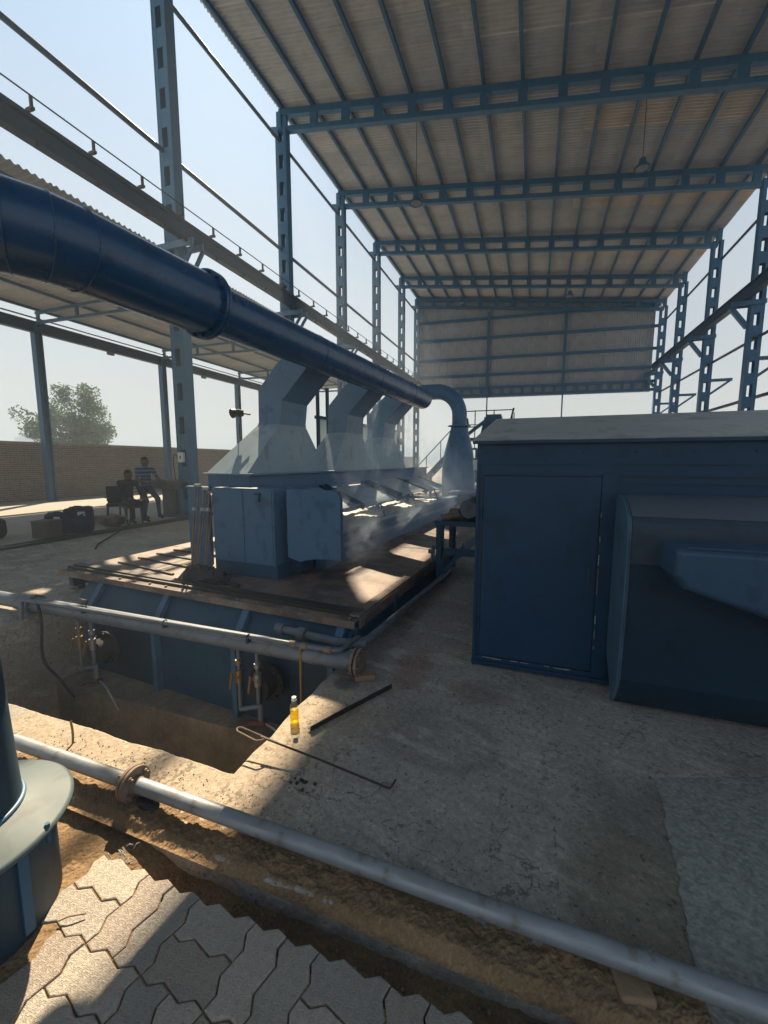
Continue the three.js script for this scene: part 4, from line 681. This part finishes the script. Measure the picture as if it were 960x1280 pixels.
// ------------------------------------------------------------------ yard on the left
{
  const t = thing('floor_channel', 'dark steel channel tracks along the left yard edge', 'track');
  for (const x of [-9.28, -9.05]) obj('rail', [box(0.06, 0.05, 36, x, 0.022, -15), box(0.13, 0.012, 36, x, 0.006, -15)], M.steel, t);
  const cable = obj('power_cable', tube([[-9.9, 0.02, -7.75], [-9.5, 0.02, -7.4], [-9.15, 0.06, -7.1], [-8.4, 0.02, -6.1], [-7.9, 0.02, -5.5], [-7.5, 0.02, -5.15]], 0.014, 60, 8), M.rubber); tag(cable, 'black cable trailing over the floor from the seated man', 'cable');
  const bx = thing('wooden_crate', 'square grey-brown crate before the dark bags on the left', 'crate', [-9.75, 0, -5.72], 0.35); bx.scale.setScalar(0.74);
  obj('crate_side', [rbox(0.50, 0.46, 0.50, 0.01, 0, 0.23, 0)], plain(0.12, 0.10, 0.085, 0.9, { map: wear }), bx); obj('lid', box(0.53, 0.03, 0.53, 0, 0.475, 0), plain(0.15, 0.125, 0.10, 0.9, { map: wear }), bx);
  const bag = (x, z, s, label, sd) => { const t = thing('tool_bag', label, 'bag', [x, 0, z], sd, 'dark bags on the yard floor'); const g = new RoundedBoxGeometry(0.52 * s, 0.56 * s, 0.46 * s, 8, 0.09), p = g.attributes.position; for (let i = 0; i < p.count; i++) { const v = V().fromBufferAttribute(p, i), k = 1 + 0.9 * (at(NA, v.x + sd, v.z * 0.9 + v.y) - 0.5); p.setXYZ(i, v.x * k, v.y * k, v.z * k); } g.computeVertexNormals(); obj('bag_body', g.translate(0, 0.29 * s, 0), plain(0.018, 0.024, 0.05, 0.85), t); obj('handle', [tube([[-0.14, 0.55 * s, 0.05], [-0.05, 0.60 * s, 0.07], [0.06, 0.585 * s, 0.02], [0.13, 0.54 * s, 0.05]], 0.02, 20, 6)], M.rubber, t); obj('label_patch', box(0.14, 0.10, 0.01, 0.09, 0.44 * s, 0.235 * s), plain(0.45, 0.45, 0.45, 0.8), t); };
  bag(-9.85, -6.05, 0.82, 'dark blue bag standing against the crate', 0.3); bag(-9.8, -6.42, 0.98, 'taller dark blue bag, rightmost beside the crate', 0.8);
  const sack = obj('dark_sack', (() => { const g = new THREE.IcosahedronGeometry(0.3, 4), p = g.attributes.position; for (let i = 0; i < p.count; i++) { const v = V().fromBufferAttribute(p, i), k = 1 + 0.5 * (at(NA, v.x, v.z + v.y) - 0.5); p.setXYZ(i, v.x * k, Math.max(-0.2, v.y * k), v.z * k * 1.2); } g.computeVertexNormals(); return g; })(), plain(0.02, 0.02, 0.022, 0.9)); sack.position.set(-10.65, 0.2, -5.1); tag(sack, 'dark sack cut by the left edge of the view', 'sack');
  const jar = thing('paint_can', 'small reddish can lying behind the taller bag', 'can', [-10.0, 0.0, -7.15]); obj('can_body', rod([0, 0.14, 0], [0.35, 0.14, -0.15], 0.13, 0.13, 18), M.rust, jar); obj('can_lid', rod([0.35, 0.14, -0.15], [0.42, 0.14, -0.18], 0.10, 0.08, 18), M.black, jar);
  const bd = thing('stick_bundle', 'bundle of brown sticks lying on the yard floor', 'sticks', [-10.4, 0, -7.6]); for (let i = 0; i < 16; i++) { const a = rr(-0.25, 0.25), L = rr(0.9, 1.5), y = 0.03 + rr(0, 0.16), z = rr(-0.2, 0.2); obj('stick', rod([-L / 2, y, z - a * 0.6], [L / 2, y + rr(0, 0.05), z + a * 0.6], rr(0.015, 0.03), 0.012, 6), M.wood, bd); }
  const tb = thing('work_table', 'heavy grey table on a wide pedestal beside the tall column', 'table', [-10.15, 0, -9.35]); obj('table_top', [rbox(1.15, 0.10, 0.75, 0.01, 0, 1.02, 0), box(1.0, 0.18, 0.6, 0, 0.90, 0)], plain(0.16, 0.16, 0.155, 0.8, { map: wear }), tb); obj('pedestal', [box(0.34, 0.82, 0.34, 0.0, 0.41, 0), box(0.06, 0.82, 0.36, 0.16, 0.41, 0)], plain(0.14, 0.14, 0.14, 0.8, { map: wear }), tb); obj('foot', box(0.55, 0.05, 0.5, 0, 0.025, 0), M.frame2, tb);
  const sb = thing('switch_box', 'small white switch box with cable on the tall left column', 'switch', [-9.5, 1.72, -9.22]); obj('case', rbox(0.20, 0.28, 0.08, 0.01, -0.05, 0, 0), M.white, sb); obj('switch', box(0.04, 0.08, 0.02, -0.05, 0, 0.045), M.greyPipe, sb); obj('cable', tube([[-0.14, -0.05, 0.02], [-0.26, 0.1, 0.02], [-0.34, -0.1, 0.02], [-0.30, -0.7, 0.02], [-0.28, -1.65, 0.05]], 0.012, 40, 6), M.rubber, sb);
  const bn = thing('bench', 'low dark bench under the seated man', 'bench', [-10.1, 0, -7.95], -0.5); obj('seat', box(1.0, 0.05, 0.42, 0, 0.43, 0), plain(0.03, 0.03, 0.04, 0.7), bn); for (const [x, z] of [[-0.45, 0.16], [0.45, 0.16], [-0.45, -0.16], [0.45, -0.16]]) obj('leg', rod([x, 0.42, z], [x * 1.08, 0, z * 1.1], 0.02), M.black, bn);
  const ch = thing('plastic_chair', 'dark plastic chair at the left of the seated man', 'chair', [-10.75, 0, -8.05], 0.9); obj('seat', rbox(0.45, 0.05, 0.44, 0.02, 0, 0.44, 0), M.black, ch); obj('backrest', [rbox(0.44, 0.42, 0.04, 0.02, 0, 0.72, -0.22), box(0.4, 0.16, 0.03, 0, 0.43, -0.21)], M.black, ch); for (const [x, z] of [[-0.19, 0.18], [0.19, 0.18], [-0.19, -0.19], [0.19, -0.19]]) obj('leg', rod([x, 0.44, z], [x * 1.15, 0, z * 1.2], 0.024, 0.018), M.black, ch); for (const x of [-0.23, 0.23]) obj('armrest', rbox(0.04, 0.03, 0.42, 0.01, x, 0.64, -0.02), M.black, ch);
}
// litter near the pavement and loose grit
{
  const t = thing('plastic_scraps', 'shredded white plastic scraps on the soil by the paver corner', 'litter', [-1.52, -0.02, -1.08]);
  for (let i = 0; i < 16; i++) { const a = rnd() * 6.28, L = rr(0.015, 0.045), x = rr(-0.05, 0.05), z = rr(-0.05, 0.06); obj('scrap', tube([[x, 0, z], [x + Math.cos(a) * L * 0.5, rr(0.004, 0.014), z + Math.sin(a) * L * 0.5], [x + Math.cos(a) * L, rr(0, 0.008), z + Math.sin(a) * L]], rr(0.0012, 0.0028), 8, 5), M.galv, t); }
  const tw = obj('dry_twig', tube([[-2.42, 0.0, -1.44], [-2.43, 0.06, -1.45], [-2.455, 0.12, -1.46]], 0.006, 12, 6), M.wood); tag(tw, 'short dry twig standing on the pit lip behind the pipe at left', 'twig');
  const straw = obj('straw', tube([[-1.50, 0.006, -0.79], [-1.47, 0.014, -0.81], [-1.43, 0.008, -0.84]], 0.0025, 10, 5), M.wood); tag(straw, 'thin straw lying across a paver joint near the drum', 'straw');
  const g = new THREE.IcosahedronGeometry(1, 1), im = new THREE.InstancedMesh(g, new THREE.MeshStandardMaterial({ color: rgb(1, 1, 1), roughness: 0.95 }), 2600), m4 = new THREE.Matrix4(), e = new THREE.Euler(), q = new THREE.Quaternion();
  for (let i = 0; i < 2600; i++) {
    let x, z, y = 0.001, s; const k = rnd();
    if (k < 0.45) { x = rr(-2.6, 1.4); z = rr(-1.5, -1.18); s = rr(0.001, 0.004); y = 0.002; } else if (k < 0.7) { x = rr(-1.75, 1.6); z = rr(-1.14, -0.98); s = rr(0.0015, 0.007); y = -0.10; } else { x = rr(-1.35, 2.5); z = rr(-6, -1.5); if (x > -0.45 && z < -3.1) { x = rr(-1.3, -0.5); } s = rr(0.001, 0.005); }
    m4.compose(V(x, y, z), q.setFromEuler(e.set(rnd() * 6, rnd() * 6, rnd() * 6)), V(s * rr(0.7, 1.4), s * rr(0.5, 0.9), s)); im.setMatrixAt(i, m4); const v = rr(0.5, 1.3); im.setColorAt(i, rgb(0.22 * v, 0.18 * v, 0.13 * v));
  }
  im.name = 'grit'; im.userData.kind = 'stuff'; im.userData.label = 'loose grit scattered over slab and soil'; im.castShadow = im.receiveShadow = true; scene.add(im);
  // dark crumbs in two small clusters on the slab
  const c = thing('dark_crumbs', 'sprinkle of dark crumbs on the slab below the hooked rod', 'crumbs', [-1.02, 0.004, -1.6]);
  for (let i = 0; i < 14; i++) obj('crumb', new THREE.IcosahedronGeometry(rr(0.003, 0.009), 1).translate(rr(-0.07, 0.07), 0.002, rr(-0.05, 0.05)), M.black, c);
}
// ------------------------------------------------------------------ people
// bones: [ax, ay, az, ra, bx, by, bz, rb]; one smooth body from their blended distance field
function bodyGeo(bones, lo, size, res, k, colour) {
  const mc = new MarchingCubes(res, new THREE.MeshStandardMaterial(), false, false, 400000); mc.isolation = 0;
  const half = res / 2; let n = 0;
  for (let z = 0; z < res; z++) for (let y = 0; y < res; y++) for (let x = 0; x < res; x++, n++) {
    const p = [x, y, z].map((q, i) => lo[i] + size * ((q - half) / half * 0.5 + 0.5)); let s = 0;
    for (const b of bones) {
      const dx = b[4] - b[0], dy = b[5] - b[1], dz = b[6] - b[2], ex = p[0] - b[0], ey = p[1] - b[1], ez = p[2] - b[2];
      const t = Math.min(1, Math.max(0, (ex * dx + ey * dy + ez * dz) / (dx * dx + dy * dy + dz * dz + 1e-9))), d = Math.hypot(ex - dx * t, ey - dy * t, ez - dz * t) - (b[3] + (b[7] - b[3]) * t);
      if (d < 0.25) s += Math.exp(-d / k);
    }
    mc.field[n] = s > 0 ? k * Math.log(s) : -0.3;
  }
  mc.update();
  const c = mc.count, pos = new Float32Array(c * 3), nor = mc.normalArray.slice(0, c * 3), col = new Float32Array(c * 3);
  for (let i = 0; i < c; i++) { for (let a = 0; a < 3; a++) pos[i * 3 + a] = lo[a] + size * (mc.positionArray[i * 3 + a] * 0.5 + 0.5); col.set(colour(pos[i * 3], pos[i * 3 + 1], pos[i * 3 + 2]), i * 3); }
  const g = new THREE.BufferGeometry(); g.setAttribute('position', new THREE.BufferAttribute(pos, 3)); g.setAttribute('normal', new THREE.BufferAttribute(nor, 3)); g.setAttribute('color', new THREE.BufferAttribute(col, 3)); g.setAttribute('uv', new THREE.BufferAttribute(new Float32Array(c * 2), 2)); return g;
}
const clothMat = new THREE.MeshStandardMaterial({ color: rgb(1, 1, 1), vertexColors: true, roughness: 0.9 });
function head(x, y, z, ry, t) { // face details on a head at (x, y, z), looking along ry
  const g = new THREE.Group(); const h = obj('hair', (() => { const s = new THREE.SphereGeometry(0.108, 20, 14, 0, 6.283, 0, 1.75); s.scale(0.86, 1.02, 1.0); s.rotateX(-0.45); s.rotateY(ry); return s.translate(x, y + 0.035, z); })(), plain(0.012, 0.010, 0.009, 0.8), t);
  return h;
}
function fingers(w, d, out) { for (let i = 0; i < 4; i++) { const o = (i - 1.5) * 0.021, L = [0.07, 0.085, 0.08, 0.065][i], sx = -d[2], sz = d[0], b = [w[0] + sx * o + d[0] * 0.085, w[1] + d[1] * 0.085, w[2] + sz * o + d[2] * 0.085], m = [b[0] + d[0] * L * 0.55, b[1] + d[1] * L * 0.55, b[2] + d[2] * L * 0.55]; out.push([...b, 0.0095, ...m, 0.009], [...m, 0.009, m[0] + d[0] * L * 0.3, m[1] + d[1] * L * 0.3 - 0.025, m[2] + d[2] * L * 0.3, 0.008]); } out.push([...w, 0.028, w[0] + d[0] * 0.08, w[1] + d[1] * 0.08, w[2] + d[2] * 0.08, 0.03]); out.push([w[0] - d[2] * 0.025 + d[0] * 0.03, w[1], w[2] + d[0] * 0.025 + d[2] * 0.03, 0.011, w[0] - d[2] * 0.055 + d[0] * 0.075, w[1] - 0.01, w[2] + d[0] * 0.055 + d[2] * 0.075, 0.009]); }
const skin = [0.13, 0.07, 0.045];
const headBones = (x, y, z, fx, fz) => [[x, y - 0.05, z, 0.078, x - fx * 0.015, y + 0.04, z - fz * 0.015, 0.093], [x + fx * 0.07, y - 0.075, z + fz * 0.07, 0.032, x + fx * 0.055, y - 0.01, z + fz * 0.055, 0.05], [x + fx * 0.095, y + 0.005, z + fz * 0.095, 0.010, x + fx * 0.112, y - 0.022, z + fz * 0.112, 0.014], [x - fz * 0.088, y - 0.005, z + fx * 0.088, 0.014, x - fz * 0.09, y - 0.03, z + fx * 0.09, 0.012], [x + fz * 0.088, y - 0.005, z - fx * 0.088, 0.014, x + fz * 0.09, y - 0.03, z - fx * 0.09, 0.012]];
{ // man in striped shirt, half seated on the table edge / chair arm, turned to the right
  const t = thing('person', 'man in blue striped shirt and jeans leaning beside the work table', 'person', [-10.45, 0, -8.75]);
  const fx = 0.94, fz = 0.34, B = [[0, 0.86, 0, 0.135, 0.02, 1.05, 0, 0.125], [0.02, 1.05, 0, 0.125, 0.02, 1.30, 0, 0.135], [-0.08, 1.37, 0.14, 0.065, 0.11, 1.37, -0.14, 0.065], [0.02, 1.36, 0, 0.06, 0.03, 1.50, 0.01, 0.055], ...headBones(0.05, 1.60, 0.02, fx, fz)];
  const L = (h, k, a, f) => B.push([...h, 0.095, ...k, 0.062], [...k, 0.062, ...a, 0.042], [a[0], a[1] - 0.02, a[2], 0.042, f[0], f[1], f[2], 0.036]);
  L([-0.05, 0.84, 0.09], [0.22, 0.50, 0.20], [0.16, 0.09, 0.22], [0.36, 0.045, 0.28]); L([0.03, 0.84, -0.09], [0.36, 0.55, -0.06], [0.44, 0.09, -0.02], [0.63, 0.045, 0.04]);
  const A = (s, e, w, d) => { B.push([...s, 0.058, ...e, 0.042], [...e, 0.042, ...w, 0.029]); fingers(w, d, B); };
  A([-0.09, 1.36, 0.16], [0.0, 1.08, 0.25], [0.24, 1.0, 0.22], [0.95, -0.2, 0.1]); A([0.13, 1.36, -0.16], [0.30, 1.10, -0.18], [0.5, 1.06, -0.05], [0.95, 0.0, 0.2]);
  const g = bodyGeo(B, [-0.75, -0.02, -0.9], 1.82, 120, 0.018, (x, y, z) => y > 1.47 ? skin : y > 0.9 && (Math.hypot(x - 0.02, z) < 0.215 || y > 1.14) ? (Math.sin(y * 62) > 0.2 ? [0.10, 0.18, 0.25] : [0.03, 0.05, 0.10]) : y > 0.95 ? skin : y > 0.1 ? [0.028, 0.042, 0.085] : [0.02, 0.018, 0.017]);
  put('body', g, clothMat, t); head(0.045, 1.60, 0.02, 1.2, t);
}
{ // seated man in dark clothes, facing right
  const t = thing('person', 'man in dark clothes sitting on the low bench looking right', 'person', [-10.12, 0, -7.92]);
  const fx = 0.96, fz = 0.28, B = [[0, 0.55, 0, 0.13, -0.02, 0.75, 0, 0.13], [-0.02, 0.75, 0, 0.13, 0.02, 0.98, 0, 0.14], [-0.05, 1.05, 0.15, 0.065, 0.11, 1.05, -0.15, 0.065], [0.03, 1.05, 0, 0.06, 0.06, 1.16, 0.01, 0.055], ...headBones(0.09, 1.25, 0.02, fx, fz)];
  const L = (h, k, a, f) => B.push([...h, 0.092, ...k, 0.062], [...k, 0.062, ...a, 0.042], [...a, 0.042, ...f, 0.036]);
  L([0, 0.53, 0.09], [0.38, 0.50, 0.20], [0.36, 0.09, 0.22], [0.54, 0.045, 0.27]); L([0.02, 0.53, -0.09], [0.42, 0.50, -0.08], [0.44, 0.09, -0.1], [0.63, 0.045, -0.06]);
  const A = (s, e, w, d) => { B.push([...s, 0.056, ...e, 0.042], [...e, 0.042, ...w, 0.029]); fingers(w, d, B); };
  A([-0.05, 1.05, 0.18], [0.06, 0.76, 0.25], [0.30, 0.64, 0.18], [0.9, -0.3, -0.1]); A([0.12, 1.05, -0.17], [0.22, 0.78, -0.2], [0.42, 0.66, -0.06], [0.9, -0.3, 0.2]);
  put('body', bodyGeo(B, [-0.75, -0.02, -0.75], 1.5, 110, 0.018, (x, y, z) => y > 1.13 ? skin : y > 0.72 ? [0.028, 0.026, 0.030] : y > 0.62 && x > 0.26 ? skin : y > 0.1 ? [0.022, 0.022, 0.028] : [0.03, 0.025, 0.02]), clothMat, t); head(0.085, 1.25, 0.02, 1.28, t);
}
{ // far man on the stair landing
  const t = thing('person', 'far man standing on the stair landing left of the bell vessel', 'person', [-3.35, 2.24, -20.3]);
  const B = [[0, 0.9, 0, 0.13, 0, 1.3, 0, 0.14], [-0.16, 1.38, 0, 0.065, 0.16, 1.38, 0, 0.065], [0, 1.38, 0, 0.06, 0, 1.5, 0, 0.055], ...headBones(0, 1.6, 0, 0.6, 0.8), [-0.09, 0.86, 0, 0.09, -0.1, 0.48, 0.03, 0.06], [-0.1, 0.48, 0.03, 0.06, -0.1, 0.08, 0, 0.042], [-0.1, 0.05, 0, 0.04, -0.08, 0.04, 0.2, 0.035], [0.09, 0.86, 0, 0.09, 0.1, 0.48, 0.03, 0.06], [0.1, 0.48, 0.03, 0.06, 0.1, 0.08, 0, 0.042], [0.1, 0.05, 0, 0.04, 0.12, 0.04, 0.2, 0.035], [-0.2, 1.36, 0, 0.055, -0.26, 1.08, 0.02, 0.042], [-0.26, 1.08, 0.02, 0.042, -0.24, 0.84, 0.1, 0.03], [0.2, 1.36, 0, 0.055, 0.26, 1.08, 0.02, 0.042], [0.26, 1.08, 0.02, 0.042, 0.24, 0.84, 0.1, 0.03]];
  fingers([-0.24, 0.84, 0.1], [0, -1, 0.2], B); fingers([0.24, 0.84, 0.1], [0, -1, 0.2], B);
  put('body', bodyGeo(B, [-0.9, -0.02, -0.9], 1.8, 80, 0.018, (x, y) => y > 1.48 ? skin : y > 0.88 ? [0.06, 0.05, 0.06] : [0.02, 0.022, 0.03]), clothMat, t); head(0, 1.6, 0, 0.6, t);
}
// ------------------------------------------------------------------ thin air haze and the smoke that drifts over the bath
scene.fog = new THREE.FogExp2(new THREE.Color().setRGB(0.72, 0.86, 1.0), 0.0085);
{
  const N = 128, d = new Uint8Array(N * N * 4); // soft-edged flake of smoke: its thickness falls off outwards, torn by noise
  for (let y = 0; y < N; y++) for (let x = 0; x < N; x++) { const r = Math.hypot(x - 63.5, y - 63.5) / 63.5, a = Math.pow(Math.max(0, 1 - r), 1.3) * sm(0.25, 0.75, at(NA, x / N * 0.8, y / N * 0.8)) * 1.2, o = (y * N + x) * 4; d[o] = d[o + 1] = d[o + 2] = 255 * Math.min(1, a); d[o + 3] = 255; }
  const am = new THREE.DataTexture(d, N, N); am.magFilter = THREE.LinearFilter; am.needsUpdate = true;
  const mat = new THREE.MeshPhysicalMaterial({ color: rgb(0.72, 0.85, 1.0), roughness: 1, specularIntensity: 0, transmission: 0.5, thickness: 0, transparent: true, opacity: 0.27, alphaMap: am, depthWrite: false, side: THREE.DoubleSide });
  const spots = []; const add = (n, x, y, z, rx, ry, rz, s) => { for (let i = 0; i < n; i++) spots.push([x + rr(-rx, rx), y + rr(-ry, ry), z + rr(-rz, rz), s * rr(0.7, 1.3)]); };
  add(7, -2.0, 0.65, -4.4, 0.25, 0.3, 0.5, 0.8); add(8, -2.3, 0.95, -5.8, 0.5, 0.4, 0.9, 1.2); add(9, -2.0, 1.1, -7.8, 0.6, 0.5, 1.2, 1.7); add(6, -2.6, 2.1, -7.6, 0.8, 0.5, 1.8, 2.0); add(5, -1.7, 1.1, -9.8, 0.5, 0.5, 0.8, 2.0); add(3, -1.2, 1.0, -9.0, 0.4, 0.4, 0.8, 1.8);
  const im = new THREE.InstancedMesh(new THREE.CircleGeometry(0.5, 16), mat, spots.length), m4 = new THREE.Matrix4(), q = new THREE.Quaternion(), e = new THREE.Euler();
  spots.forEach(([x, y, z, s], i) => im.setMatrixAt(i, m4.compose(V(x, y, z), q.setFromEuler(e.set(rr(-1.2, 1.2), rr(0, 6.28), rr(0, 6.28))), V(s, s, s))));
  im.name = 'smoke'; im.userData.kind = 'stuff'; im.userData.label = 'thin bluish smoke drifting over the furnace bath'; scene.add(im);
}
scene.environmentIntensity = 1;
renderer.render(scene, camera);
